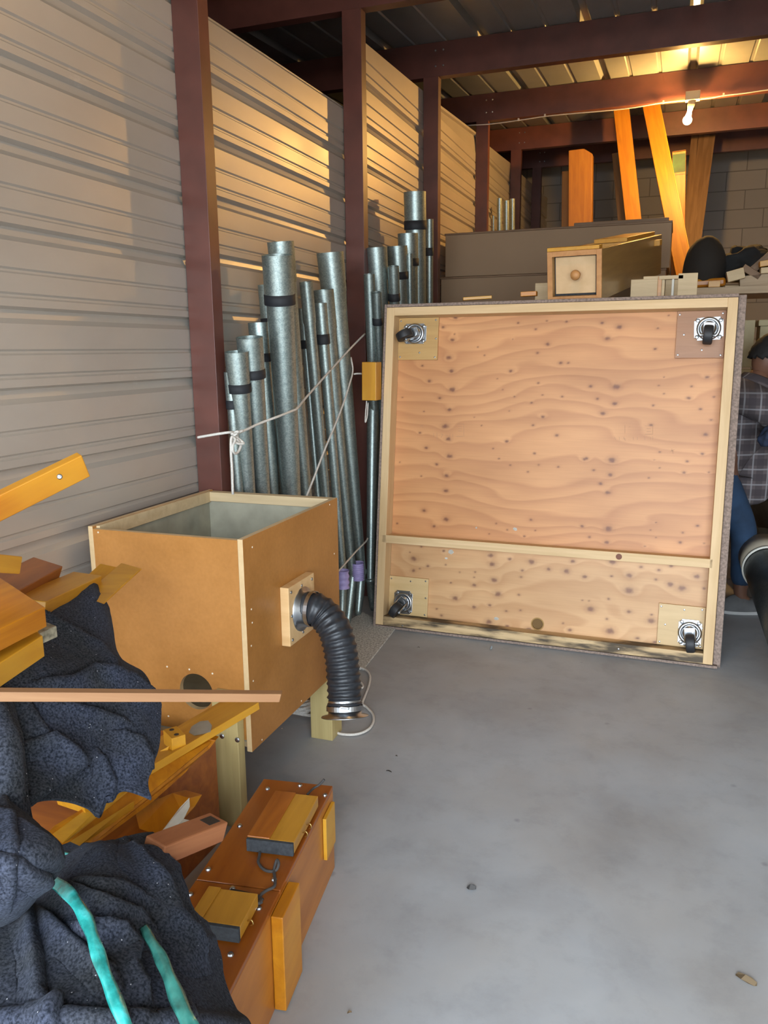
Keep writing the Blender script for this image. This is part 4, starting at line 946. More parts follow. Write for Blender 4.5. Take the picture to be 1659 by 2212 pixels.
# dark round-backed object and orange roll
def lump(name, c, rx, ry, rz, mat, label, cat, seed=1, amp=.12):
    bm = bmesh.new(); bmesh.ops.create_icosphere(bm, subdivisions=4, radius=1)
    for v in bm.verts:
        d = 1+amp*noise.noise(v.co*1.8+Vector((seed, 0, 0)))+amp*.4*noise.noise(v.co*5+Vector((seed, 3, 0)))
        z = v.co.z*d; v.co = Vector((v.co.x*d*rx, v.co.y*d*ry, (z if z > -.55 else -.55)*rz))
    o = mk(name, bm, mat, None, Matrix.Translation(c), smooth=True); return tag(o, label, cat)
sy = 5.1
shelf_z = at(1560, 612, sy).z
WOODS = wood('shelf_board', (.36, .26, .16), (.48, .36, .23), rough=.7)
sx0, sx1 = at(1440, 610, sy).x, 1.7
rack = thing('timber_rack', 'rough timber rack stacked with odd boards behind the platform corner', 'rack', ((sx0+sx1)/2, sy+.3, 0))
mk('shelf_plank', bm_box(sx0, sx1, sy, sy+.6, shelf_z-.06, shelf_z-.02), WOODS, rack, None, .002)
for x in (sx0, sx1-.05):
    for y in (sy+.02, sy+.53): mk('upright', bm_box(x, x+.05, y, y+.05, 0, shelf_z-.061), OLDW, rack, None, .002)
mk('shelf_plank', bm_box(sx0, sx1, sy+.03, sy+.6, .25, .29), OLDW, rack, None, .002)
lump('cushion', (at(1522, 570, sy+.25).x, sy+.25, shelf_z+.095), .125, .18, .20, TOPBOARD, 'dark rounded cushion on the timber rack under the leaning pipes', 'cushion', 3, .06)
beam('wooden_roll', at(1480, 614, sy+.1), at(1568, 609, sy+.1), .05, .05, LACQ, bevel=.015, label='rounded orange wooden roll at the platform corner, before the dark cushion', cat='wooden roll')
obox('wooden_block', at(1530, 630, sy-.06).x, at(1556, 630, sy-.06).x, sy+.005, sy+.055, shelf_z-.019, shelf_z+.016, YELW, 'small yellow block below the orange wooden roll', 'wooden block')
lump('folded_cloth', (at(1612, 575, sy+.3).x+.02, sy+.3, shelf_z+.10), .17, .15, .13, CLOTHB, 'black crumpled cloth on the heap of boards at the back', 'cloth', 8, .35)
bd = [((1570, 600), (1607, 590), 22, CREAMW, 'pale splintered board end beside the black cloth'), ((1597, 612), (1700, 600), 26, WOODS, 'broad pale board across the rack, lowest of the heap'),
      ((1618, 590), (1700, 520), 16, OLDW, 'brown stick leaning upward over the black cloth'), ((1640, 572), (1720, 560), 12, YELW, 'short yellow board on the heap right of the black cloth'),
      ((1604, 578), (1640, 600), 14, OLDW, 'brown offcut wedged beneath the black cloth'), ((1565, 622), (1700, 622), 8, CREAMW, 'thin grey-white strip along the rack front'), ((1642, 586), (1720, 580), 12, CREAMW, 'pale board just under the short yellow one')]
for k, (a, b, hpx, mt, lab) in enumerate(bd):
    yy_ = sy+.05+.05*(k % 3)
    pa, pb = at(*a, yy_), at(*b, yy_); beam('board_offcut', pa, pb, .09, hpx*dist(pa)/FPX, mt, label=lab, cat='board', group='board offcuts heaped on the rack')
# beige lidded storage boxes beyond the person
bx = at(1612, 700, 5.0).x
for k, (za, zb_) in enumerate(((690, 795), (797, 905), (907, 1010))):
    z1_, z0_ = at(1640, za, 4.85).z, at(1640, zb_, 4.85).z
    t = thing('storage_box', ['beige storage box with a black hand slot, topmost of its column', 'beige storage box second from the top, behind the person\'s head', 'beige storage box low in the column behind the person'][k], 'box', (bx+.3, 4.9, z0_), None, 'beige storage boxes behind the person')
    mk('box_body', bm_box(bx+.06, bx+.46, 4.85, 5.05, z0_+.004, z1_-.035), BEIGE, t, None, .004)
    mk('box_lid', bm_box(bx+.05, bx+.47, 4.84, 5.06, z1_-.035, z1_-.002), BEIGE, t, None, .004)
    cx_ = bx+.18
    mk('hand_slot', bm_box(cx_-.05, cx_+.07, 4.838, 4.8401, z1_-.075, z1_-.05), RUBBER, t, None, .0)
    mk('edge_column', bm_box(bx-.03, bx+.035, 4.86, 4.9, z0_+.004, z1_-.002), BEIGE, t, None, .003)
obox('box_stand', bx-.03, bx+.5, 4.85, 5.06, 0, at(1640, 1010, 4.85).z, OLDW, 'dark wooden stand under the beige storage boxes', 'stand')
# big zinc pipes lying behind the platform, right of frame
def lying(p0, p1, r0, r1, lab, mat=ZINCD, collar=None):
    t = thing('lying_pipe', lab, 'organ pipe', (p0+p1)/2, group='big dark pipes lying on the floor')
    d = p1-p0; L = d.length
    mk('pipe_body', bm_lathe([(r0*.9, 0), (r0, 0), (r1, L), (r1*.9, L), (r1*.85, L*.9)], 40, cap=False), mat, t, frameZ(p0, d), smooth=True)
    if collar:
        f, wd, cm = collar; r = r0+(r1-r0)*f
        mk('collar', bm_lathe([(r*1.01, L*f-wd), (r*1.05, L*f-wd), (r*1.06, L*f+wd), (r*1.01, L*f+wd)], 40, cap=False), cm, t, frameZ(p0, d), smooth=True)
        mk('collar_rim', bm_lathe([(r*1.02, L*f+wd), (r*1.09, L*f+wd), (r*1.09, L*f+wd+.015), (r*1.02, L*f+wd+.015)], 40, cap=False), PALEW, t, frameZ(p0, d), smooth=True)
COLM = plain('beige_collar', (.42, .36, .27), .6, var=.1)
lying(at(1640, 1182, 4.3), at(1745, 1440, 3.05), .105, .105, 'biggest dark pipe lying toward the door, with a beige collar', collar=(.16, .09, COLM))
lying(at(1640, 1090, 4.9), at(1800, 1270, 3.7), .08, .08, 'dark pipe lying behind the one with the beige collar')
lying(at(1655, 1050, 5.0), at(1800, 1170, 4.1), .07, .07, 'dark pipe lying uppermost beside the person\'s hip')
# ------------------------------------------------------------------ person
SKIN = plain('brown_skin', (.16, .075, .045), .5)
HAIR = plain('black_hair', (.008, .007, .007), .8, var=.3, scale=60, bump=1)
DENIM = plain('blue_denim', (.018, .045, .095), .85, var=.3, scale=12)
SHOE = plain('grey_shoe', (.11, .11, .11), .8, var=.2); SOLE = plain('white_sole', (.42, .42, .41), .6)
GLOVE = plain('navy_glove', (.012, .02, .045), .8, var=.4, scale=60)
def plaid():
    mt, nt, b = newmat('plaid_flannel'); tc = N(nt, 'ShaderNodeTexCoord'); sx = N(nt, 'ShaderNodeSeparateXYZ'); lk(nt, tc.outputs['Object'], sx.inputs[0])
    def stripe(o, per, wd, ph=0.):
        a = N(nt, 'ShaderNodeMath', operation='MULTIPLY_ADD', i_1=1/per, i_2=ph); lk(nt, o, a.inputs[0]); f = N(nt, 'ShaderNodeMath', operation='FRACT'); lk(nt, a.outputs[0], f.inputs[0])
        g = N(nt, 'ShaderNodeMath', operation='LESS_THAN', i_1=wd); lk(nt, f.outputs[0], g.inputs[0]); return g.outputs[0]
    cur = None
    base = (.105, .085, .085, 1)
    for o, per, wd, ph, col, fac in ((sx.outputs[2], .075, .45, 0, (.05, .04, .045, 1), .7), (sx.outputs[0], .07, .45, .2, (.05, .04, .045, 1), .6), (sx.outputs[2], .075, .10, .3, (.32, .31, .32, 1), .55), (sx.outputs[0], .07, .10, .5, (.32, .31, .32, 1), .55)):
        m_ = N(nt, 'ShaderNodeMixRGB'); s_ = stripe(o, per, wd, ph); k_ = N(nt, 'ShaderNodeMath', operation='MULTIPLY', i_1=fac); lk(nt, s_, k_.inputs[0]); lk(nt, k_.outputs[0], m_.inputs[0])
        if cur: lk(nt, cur, m_.inputs[1])
        else: m_.inputs[1].default_value = base
        m_.inputs[2].default_value = col; cur = m_.outputs[0]
    lk(nt, cur, b.inputs['Base Color']); b.inputs['Roughness'].default_value = .95; return mt
def skin_obj(name, verts, edges, root, mat, parent, sub=2, smooth=True):
    me = bpy.data.meshes.new(name); me.from_pydata([v[0] for v in verts], edges, []); me.materials.append(mat)
    o = bpy.data.objects.new(name, me); C.objects.link(o)
    if parent: o.parent = parent; o.matrix_basis = wm(parent).inverted()
    s = o.modifiers.new('skin', 'SKIN'); s.use_smooth_shade = True
    if not me.skin_vertices: me.skin_vertices.new() if hasattr(me.skin_vertices, 'new') else None
    for i, v in enumerate(verts):
        r = v[1] if isinstance(v[1], tuple) else (v[1], v[1]); sv = me.skin_vertices[0].data[i]; sv.radius = r; sv.use_root = (i == root)
    q = o.modifiers.new('sub', 'SUBSURF'); q.levels = sub; q.render_levels = sub
    return o
px_, py_ = .205, 4.26
# +X is the way the person faces
fw_ = Vector((.93, .36, 0)).normalized(); sd_ = Vector((-fw_.y, fw_.x, 0))      # sd_: to the person's left (away from camera)
base = Vector((px_, py_, 0))
def pp_(f, s, z): return base+fw_*f+sd_*s+Vector((0, 0, z))
person = thing('person', 'person in a plaid shirt and blue jeans bending behind the platform, face turned away', 'person', base)
hip, chest, neck = pp_(.0, 0, .78), pp_(.13, 0, 1.05), pp_(.19, 0, 1.16)
bv = [(hip, (.115, .14)), (pp_(.06, 0, .92), (.10, .125)), (chest, (.085, .11)), (neck, (.05, .05)), (pp_(.22, 0, 1.21), (.05, .05)),
      # legs
      (pp_(-.01, -.09, .74), (.085, .085)), (pp_(.15, -.10, .43), .052), (pp_(.15, -.10, .24), .048), (pp_(.145, -.10, .09), .032),
      (pp_(-.01, .09, .74), (.085, .085)), (pp_(.04, .10, .43), .052), (pp_(-.02, .10, .24), .048), (pp_(-.04, .10, .09), .032),
      # arms
      (pp_(.14, -.18, 1.07), .048), (pp_(.26, -.23, .90), .038), (pp_(.42, -.17, .82), .028), (pp_(.49, -.14, .80), (.020, .034)),
      (pp_(.14, .18, 1.07), .048), (pp_(.28, .23, .90), .038), (pp_(.44, .17, .84), .028), (pp_(.51, .14, .82), (.020, .034)),
      (pp_(.19, -.10, .045), .03), (pp_(.27, -.10, .03), .025), (pp_(.0, .10, .045), .03), (pp_(.09, .10, .03), .025)]
be = [(0, 1), (1, 2), (2, 3), (3, 4), (0, 5), (5, 6), (6, 7), (7, 8), (0, 9), (9, 10), (10, 11), (11, 12), (2, 13), (13, 14), (14, 15), (15, 16), (2, 17), (17, 18), (18, 19), (19, 20), (8, 21), (21, 22), (12, 23), (23, 24)]
body = skin_obj('body', bv, be, 0, SKIN, person)
# head
hc_ = pp_(.265, 0, 1.262)
bm = bmesh.new(); bmesh.ops.create_uvsphere(bm, u_segments=40, v_segments=28, radius=1)
for v in bm.verts:
    x, y, z = v.co
    x_, y_, z_ = x*.098, y*.076, z*.116
    if z < 0: x_ *= 1-.10*z*z; y_ *= 1-.32*z*z*1.1
    def bump(cx, cy, cz, r, a):
        d2 = ((x-cx)**2+(y-cy)**2+(z-cz)**2)/(r*r); return a*math.exp(-d2)
    x_ += bump(1, 0, -.18, .17, .026)+bump(.95, 0, -.55, .2, .006)+bump(.85, 0, -.95, .3, .008)+bump(1, 0, .12, .3, .004)
    x_ -= bump(.93, .32, .02, .16, .012)+bump(.93, -.32, .02, .16, .012)
    v.co = Vector((x_, y_, z_))
tilt = Matrix.Rotation(math.radians(38), 3, 'Y')
Rh = Matrix(((fw_.x, sd_.x, 0), (fw_.y, sd_.y, 0), (0, 0, 1))) @ tilt
HM = Matrix.Translation(hc_) @ Rh.to_4x4()
mk('head', bm, SKIN, person, HM, smooth=True)
for s_ in (-1, 1):
    bm = bmesh.new(); bmesh.ops.create_uvsphere(bm, u_segments=14, v_segments=10, radius=1)
    for v in bm.verts: v.co = Vector((v.co.x*.017, v.co.y*.008, v.co.z*.029))
    mk('ear', bm, SKIN, person, HM @ Matrix.Translation((-.008, s_*.076, -.008)), smooth=True)
    bm = bmesh.new(); bmesh.ops.create_uvsphere(bm, u_segments=12, v_segments=8, radius=.011)
    mk('eye', bm, plain('eye_white', (.5, .47, .43), .3) if 'eye_white' not in MATS else MATS['eye_white'], person, HM @ Matrix.Translation((.080, s_*.029, .004)), smooth=True)
    bm = bm_box(.088, .094, s_*.029-.016, s_*.029+.016, .022, .027); mk('eyebrow', bm, HAIR, person, HM, .002)
mk('mouth', bm_box(.088, .0935, -.02, .02, -.064, -.056), plain('lip', (.13, .045, .035), .5), person, HM, .002)
bm = bmesh.new(); bmesh.ops.create_uvsphere(bm, u_segments=40, v_segments=28, radius=1)
dl = [v for v in bm.verts if v.co.z < -.15-.55*max(0, -v.co.x)*1.0+max(0, v.co.x)*.9]
bmesh.ops.delete(bm, geom=dl, context='VERTS')
for v in bm.verts:
    n_ = 1+.05*noise.noise(v.co*6)
    v.co = Vector((v.co.x*.112*n_-.006, v.co.y*.091*n_, v.co.z*.132*n_+.002))
h = mk('hair', bm, HAIR, person, HM, smooth=True); s = h.modifiers.new('s', 'SOLIDIFY'); s.thickness = .015
# shirt: torso with sleeves and a loose hem
PLAID = plaid()
sv = [(pp_(-.01, 0, .72), (.135, .165)), (pp_(.01, 0, .84), (.13, .155)), (pp_(.06, 0, .94), (.13, .16)), (pp_(.12, 0, 1.04), (.14, .185)), (pp_(.17, 0, 1.135), (.09, .11)),
      (pp_(.14, -.18, 1.05), .074), (pp_(.27, -.235, .90), .060), (pp_(.38, -.19, .83), .042), (pp_(.14, .18, 1.05), .074), (pp_(.28, .235, .90), .060), (pp_(.40, .19, .85), .042)]
sv += [(pp_(.15, -.02, .84), (.075, .12)), (pp_(.175, -.04, .70), (.065, .12)), (pp_(.185, -.05, .53), (.06, .12))]
se = [(0, 1), (1, 2), (2, 3), (3, 4), (3, 5), (5, 6), (6, 7), (3, 8), (8, 9), (9, 10), (2, 11), (11, 12), (12, 13)]
skin_obj('plaid_shirt', sv, se, 1, PLAID, person)
bm = bm_lathe([(.085, -.02), (.090, -.005), (.070, .030), (.058, .034)], 24, cap=False)
mk('shirt_collar', bm, PLAID, person, frameZ(pp_(.185, 0, 1.145), Vector((.35*fw_.x, .35*fw_.y, .9))), smooth=True).modifiers.new('s', 'SOLIDIFY').thickness = .005
jv = [(pp_(0, 0, .83), (.13, .16)), (pp_(0, 0, .77), (.13, .16)), (pp_(-.01, -.09, .68), .10), (pp_(.14, -.10, .45), .068), (pp_(.15, -.10, .24), .060), (pp_(.145, -.10, .13), .056),
      (pp_(-.01, .09, .68), .10), (pp_(.04, .10, .43), .068), (pp_(-.02, .10, .24), .060), (pp_(-.04, .10, .13), .056)]
skin_obj('jeans', jv, [(0, 1), (1, 2), (2, 3), (3, 4), (4, 5), (1, 6), (6, 7), (7, 8), (8, 9)], 1, DENIM, person)
def shoe(c):
    R = Matrix(((fw_.x, sd_.x, 0), (fw_.y, sd_.y, 0), (0, 0, 1)))
    M = Matrix.Translation(c) @ R.to_4x4()
    bm = bmesh.new(); bmesh.ops.create_uvsphere(bm, u_segments=28, v_segments=18, radius=1)
    for v in bm.verts:
        x, y, z = v.co; hgt = .045+.03*max(0, -x)+(.015 if x < -.2 else 0)
        v.co = Vector((x*.138, y*.046*(1-.12*x*x), max(.004, z*hgt+.034)))
    sh = mk('shoe', bm, SHOE, person, M, smooth=True)
    bm = bmesh.new(); bmesh.ops.create_cone(bm, segments=28, radius1=1, radius2=1, depth=1, cap_ends=True)
    for v in bm.verts: v.co = Vector((v.co.x*.140, v.co.y*.047*(1-.12*v.co.x**2), (v.co.z+.5)*.018+.001))
    mk('sole', bm, SOLE, sh, M, .004)
shoe(pp_(.195, -.10, 0)); shoe(pp_(.01, .10, 0))
# gloved hands
def hand(c, s_):
    dirv = (fw_*.75+Vector((0, 0, -.35))).normalized(); side = sd_*1.0
    v = [(c-dirv*.02, (.030, .034)), (c+dirv*.03, (.020, .040)), (c+dirv*.07, (.016, .042))]; e = [(0, 1), (1, 2)]
    for k in range(4):
        o_ = side*((k-1.5)*.022); L_ = (.028, .032, .030, .024)[k]; i = len(v)
        v += [(c+dirv*.085+o_, .010), (c+dirv*(.085+L_)+o_+Vector((0, 0, -.012)), .0095), (c+dirv*(.075+L_)+o_+Vector((0, 0, -.045)), .009), (c+dirv*(.055+L_)+o_+Vector((0, 0, -.06)), .008)]
        e += [(2, i), (i, i+1), (i+1, i+2), (i+2, i+3)]
    i = len(v); v += [(c+dirv*.03-side*s_*.04, .012), (c+dirv*.07-side*s_*.058+Vector((0, 0, -.02)), .010), (c+dirv*.10-side*s_*.05+Vector((0, 0, -.04)), .009)]
    e += [(1, i), (i, i+1), (i+1, i+2)]
    skin_obj('glove', v, e, 0, GLOVE, person, 1)
hand(pp_(.49, -.14, .80), -1); hand(pp_(.51, .14, .82), 1)
bag = lump('dark_bag', (at(1657, 948, 4.0).x+.02, 4.0, at(1657, 948, 4.0).z), .055, .05, .06, GLOVE, 'dark blue speckled bundle held at the person\'s waist', 'bundle', 5, .25)
# ------------------------------------------------------------------ chest on the floor (front)
ctr = onz(720, 1873, 0)
zc = .222
fr, nr_ = onz(719, 1706, zc), onz(585, 1975, zc)
dchest = (nr_-fr).normalized(); left = Vector((dchest.y, -dchest.x, 0))   # to -X
if left.x > 0: left = -left
# local: x along toward the camera, y to the left(-X world), z up; origin far right bottom
CM = Matrix(((dchest.x, left.x, 0, fr.x), (dchest.y, left.y, 0, fr.y), (0, 0, 1, 0), (0, 0, 0, 1)))
CMi = CM.inverted()
def cl_(x, y, z=zc): p = CMi @ onz(x, y, z); return p
WC = .185; LC = 1.05
print('chest far left', cl_(578, 1688), cl_(418, 1905), cl_(583, 1936))
chest_ = thing('wooden_chest', 'orange lacquered wooden wind chest on the floor with screws and felt-ended blocks', 'wooden chest', CM.translation, CM.to_3x3())
def cpart(name, a, mat, bevel=.0015, par=None, roll=None):
    x0_, x1_, y0_, y1_, z0_, z1_ = a
    M = CM @ Matrix.Translation((x0_, y0_, z0_))
    return mk(name, bm_box(0, x1_-x0_, 0, y1_-y0_, 0, z1_-z0_), mat, par or chest_, M, bevel)
CHW = wood('chest_side_wood', (.32, .10, .010), (.49, .18, .024), sc=(2.5, 20, 14), rough=.42, coat=.2)
CHT = wood('chest_top_wood', (.21, .047, .004), (.33, .095, .010), sc=(2.5, 20, 20), rough=.38, coat=.3)
cpart('side_board', (0, LC, 0, .016, 0, zc-.001), CHW); cpart('side_board', (0, LC, WC-.016, WC, 0, zc-.001), CHW)
cpart('end_board', (0, .016, .016, WC-.016, 0, zc-.012), CHW); cpart('end_board', (LC-.016, LC, .016, WC-.016, 0, zc-.012), CHW)
cpart('bottom_board', (.016, LC-.016, .016, WC-.016, .002, .014), CHW)
sm = (cl_(418, 1905).x+cl_(583, 1936).x)/2
cpart('top_board', (0.0, sm-.0015, .0, WC, zc-.001, zc+.011), CHT); cpart('top_board', (sm+.0015, LC, .0, WC, zc-.001, zc+.011), CHT)
zt = zc+.011
for q in ((578, 1702), (648, 1695), (702, 1716), (518, 1782), (450, 1876), (592, 1898), (559, 1960), (502, 1917), (498, 2060), (411, 1930)):
    p = onz(*q, zt+.003); mk('screw', disc_bm(.0062, .006, 12, True), CHROME, chest_, frameZ(Vector((p.x, p.y, zt-.001)), Vector((0, 0, 1))))
AMB = wood('amber_block', (.34, .15, .012), (.50, .24, .025), rough=.4, coat=.2)
def cblock(corners, h_, felt=True, lab=None):
    # corners FL, FR, NR, NL in picture at the block's top
    P = [onz(*c_, zt+h_) for c_ in corners]
    q = [CMi @ p for p in P]
    x0_ = (q[0].x+q[1].x)/2; x1_ = (q[2].x+q[3].x)/2; yR = (q[1].y+q[2].y)/2; yL = (q[0].y+q[3].y)/2
    b_ = cpart('valve_block', (x0_, x1_-.004, yR, yL, zt+.006, zt+h_), AMB, .0015)
    cpart('block_foot', (x0_+.02, x1_-.03, yR+.02, yL-.02, zt, zt+.006), LACQD, .0, b_)
    cpart('felt_end', (x1_-.004, x1_+.004, yR, yL, zt+.004, zt+h_), FELT, .001, b_)
    return b_, x0_, x1_, yR, yL
b1, xa, xb, yR, yL = cblock(((603, 1706), (688, 1724), (628, 1826), (530, 1805)), .034)
cpart('ridge', (xa, xb-.004, yR+(yL-yR)*.52, yL, zt+.034, zt+.037), LACQD, .001, b1)
for f_ in (.30, .62):
    p = CM @ Vector((xa+(xb-xa)*(.35+f_*.5), yR-.001, zt+.018)); mk('brass_hook', bm_tube(smoothpath([p, p+Vector((.008, 0, .004)), p+Vector((.011, 0, -.004)), p+Vector((.005, 0, -.009))], 4), .0014, 6), BRASS, b1, smooth=True)
b2, xa, xb, yR, yL = cblock(((452, 1912), (556, 1934), (514, 2008), (410, 1985)), .034)
cpart('ridge', (xa, xb-.004, yL-(yL-yR)*.25, yL, zt+.034, zt+.037), AMB, .001, b2)
p = CM @ Vector((xa+(xb-xa)*.6, yR-.001, zt+.018)); mk('brass_hook', bm_tube(smoothpath([p, p+Vector((.008, 0, .004)), p+Vector((.011, 0, -.004)), p+Vector((.005, 0, -.009))], 4), .0014, 6), BRASS, b2, smooth=True)
# cleat on the side and thin strip at the far end
a1, a2 = CMi @ onx(598, 2160, (CM @ Vector((.5, 0, 0))).x+.02), None
xs = [(CMi @ onplane(x_, 2050, CM @ Vector((0, -.024, 0)), left)).x for x_ in (605, 583)]
xc = (CMi @ onz(600, 2150, 0)).x
xk = cl_(585, 1978).x
cpart('side_cleat', (xk-.11, xk, -.026, -.001, .004, zc-.002), LACQ, .002)
cpart('side_cleat', (.02, .10, -.010, -.001, .09, zc-.02), YELW, .001)
# cords
z_ = zt+.006
cc = [onz(563, 1832, z_), onz(560, 1850, z_), onz(558, 1862, z_), onz(566, 1875, z_), onz(580, 1882, z_), onz(596, 1880, z_), onz(602, 1866, z_+.01), onz(598, 1858, z_+.012), onz(592, 1880, z_), onz(594, 1900, z_), onz(592, 1915, z_), onz(575, 1924, z_), onz(563, 1934, z_), onz(560, 1950, z_), onz(566, 1948, z_)]
mk('cord', bm_tube(smoothpath(cc, 6), .0032, 8), CORD, chest_, smooth=True)
cc = [onz(498, 1922, z_), onz(530, 1929, z_), onz(562, 1938, z_), onz(558, 1952, z_+.004), onz(567, 1942, z_)]
mk('cord', bm_tube(smoothpath(cc, 6), .0030, 8), CORD, chest_, smooth=True)
cc = [onz(664, 1716, zt+.02), onz(676, 1704, zt+.015), onz(690, 1695, zt+.02), Vector(onz(700, 1684, zt+.035))]
mk('cord', bm_tube(smoothpath(cc, 6), .0030, 8), CORD, chest_, smooth=True)
# ------------------------------------------------------------------ heap of wooden pieces at the left
def piece(name, a, b, Ya, Yb, w_, h_, mat, label, cat='wooden piece', roll=0, cut0=0, cut1=0, group=None, bevel=.002):
    return beam(name, at(*a, Ya), at(*b, Yb), w_, h_, mat, None, roll, bevel, label=label, cat=cat, cut0=cut0, cut1=cut1, group=group)
piece('wooden_board', (-330, 1255), (181, 1003), .95, 1.32, .022, .052, LACQ, 'orange board sticking up against the ribbed wall, screw near its tip', 'board', .25)
p = at(132, 1029, 1.24); mk('screw', disc_bm(.0055, .005, 12, True), CHROME, bpy.data.objects['wooden_board'], frameZ(p-Vector((0, 0.004, 0)), (EYE-p)))
GH = 'orange wooden pipes heaped at the left wall'
def pbox(name, c_, Yc, e1, e2, L1, L2, h_, mat, label, cat, group=None):
    c0_ = at(*c_, Yc); d1 = (onz(*e1, c0_.z)-c0_).normalized(); d2 = (onz(*e2, c0_.z)-c0_).normalized()
    M = frameX(c0_, d2); a_ = M.inverted() @ (c0_+d1*L1)
    up_ = Vector((0, 0, 0)); b_ = Vector((L2, 0, 0))
    lo = Vector((0, 0, -h_))
    bm = bm_hexa([up_, b_, b_+a_, a_, up_+lo, b_+lo, b_+a_+lo, a_+lo])
    return tag(mk(name, bm, mat, None, M, .0015), label, cat, group)
pbox('wooden_pipe_piece', (97, 1311), .98, (0, 1247), (0, 1358), .34, .30, .034, LACQ, 'thick orange wooden pipe end, uppermost of the heap by the wall', 'wooden pipe', GH)
pbox('wooden_pipe_piece', (82, 1352), .985, (0, 1300), (0, 1392), .32, .30, .020, LACQ, 'thinner orange wooden pipe sandwiched beneath the uppermost pipe end', 'wooden pipe', GH)
pbox('wooden_pipe_piece', (92, 1373), .97, (0, 1300), (0, 1432), .34, .30, .036, YELW, 'yellow wooden pipe end with a worn pale edge, lowest of the stack on the blanket', 'wooden pipe', GH)
CORK = plain('cork_grit', (.28, .24, .16), .95, var=.5, scale=90, bump=1)
piece('cork_block', (60, 1375), (104, 1356), 1.02, 1.06, .05, .022, CORK, 'rough gritty cork block poking out between the stacked pipe ends', 'cork block', .1)
piece('wooden_pipe_piece', (-80, 1210), (16, 1218), .9, 1.02, .05, .03, YELW, 'small yellow wooden tip above the stacked pipe ends at the wall', 'wooden piece', .1)
piece('wooden_pipe_piece', (-40, 1300), (100, 1226), 1.1, 1.42, .07, .03, LACQD, 'brown wooden lath with a tapered tip against the ribbed wall', 'wooden piece', .35)
piece('wooden_pipe_piece', (-20, 1330), (96, 1262), 1.15, 1.42, .06, .045, LACQ, 'orange wooden bar lying under the tapered brown lath', 'wooden piece', .1)
piece('wooden_pipe_piece', (60, 1310), (188, 1252), 1.2, 1.50, .07, .03, YELW, 'rounded yellow wooden piece just above the blanket fold', 'wooden piece', .15)
piece('wooden_pipe_piece', (120, 1340), (236, 1232), 1.4, 1.66, .05, .03, YELW, 'slim yellow bar behind the flat slat that touches the fibreboard box', 'wooden piece', .2)
q_ = [at(262, 1216, 1.64), at(305, 1228, 1.60), at(222, 1304, 1.38), at(178, 1288, 1.42)]
tag(mk('wooden_strip', bm_hexa(q_+[p_+Vector((-.003, .008, -.004)) for p_ in q_]), YELW, None, None, .001), 'flat yellow slat pointing at the fibreboard box from under the blanket', 'slat')
# long stick
piece('wooden_stick', (-250, 1499), (607, 1504), .70, 1.12, .015, .015, STICKW, 'long thin tan stick reaching across in front of the fibreboard box', 'stick', .1, bevel=.001, cut1=.004)
# diagonal beams under the blanket
GD = 'orange wooden beams lying diagonally below the blanket'
def pslab(name, pts, tv, mat, label=None, cat=None, group=None, parent=None, bevel=.0012):
    P_ = [at(*q) for q in pts]; c_ = sum(P_, Vector())/len(P_)
    ax_ = (P_[0]-P_[-1]) if (P_[0]-P_[-1]).length > (P_[1]-P_[0]).length else (P_[1]-P_[0])
    M = frameX(c_, ax_); Mi = M.inverted(); tv = Vector(tv)
    bm = bmesh.new(); A_ = [bm.verts.new(Mi @ p) for p in P_]; B_ = [bm.verts.new(Mi @ (p+tv)) for p in P_]; n = len(P_)
    bm.faces.new(A_); bm.faces.new(B_[::-1])
    for k in range(n): bm.faces.new((A_[k], B_[k], B_[(k+1) % n], A_[(k+1) % n]))
    bmesh.ops.recalc_face_normals(bm, faces=bm.faces[:])
    o = mk(name, bm, mat, parent, M, bevel)
    if cat: tag(o, label, cat, group)
    return o
b1_ = pslab('wooden_beam', [(478, 1514, 1.66), (559, 1517, 1.62), (180, 1741, 1.12), (120, 1722, 1.20)], (0, .004, -.020), YELW, 'uppermost diagonal yellow beam ending at the box leg, white paint smear near its end', 'beam', GD)
_p = [at(478, 1514, 1.66), at(559, 1517, 1.62), at(180, 1741, 1.12)]; _n = (_p[1]-_p[0]).cross(_p[2]-_p[0]).normalized()
if _n.z < 0: _n = -_n
_s = [onplane(x_, y_, _p[0], _n)+_n*.001 for x_, y_ in ((408, 1583), (414, 1570), (432, 1559), (450, 1557), (458, 1568), (455, 1582), (440, 1586), (420, 1590))]
bm = bmesh.new(); f = bm.faces.new([bm.verts.new(p) for p in _s]); bmesh.ops.solidify(bm, geom=[f], thickness=.0006)
mk('paint_smear', bm, PALEW, b1_)
pslab('wooden_beam', [(466, 1600, 1.50), (452, 1618, 1.50), (436, 1632, 1.49), (410, 1655, 1.45), (402, 1668, 1.43), (330, 1732, 1.30), (130, 1880, 1.02), (100, 1800, 1.04), (440, 1594, 1.49)], (-.004, .022, 0), LACQ, 'second diagonal orange beam with a stepped broken edge, just under the uppermost', 'beam', GD)
pslab('wooden_beam', [(366, 1611, 1.365), (352, 1645, 1.36), (135, 1822, 1.03), (110, 1800, 1.05), (335, 1628, 1.36)], (0, .014, -.004), YELW, 'bright yellow lath with a slanted end lying on the diagonal beams', 'lath', GD)
pslab('wooden_beam', [(282, 1734, 1.20), (281, 1752, 1.20), (172, 1828, 1.02), (150, 1818, 1.02)], (0, .012, -.003), YELW, 'olive-yellow lath lowest of the diagonal bundle', 'lath', GD)
pslab('wooden_beam', [(200, 1745, 1.28), (290, 1690, 1.40), (330, 1735, 1.34), (345, 1806, 1.22), (200, 1870, 1.08), (60, 1830, 1.08)], (0, .03, -.01), LACQD, 'dark orange board tucked beneath the hanging blanket corner', 'board', GD)
bk = onplane(378, 1610, _p[0], _n)+Vector((0, 0, .014))
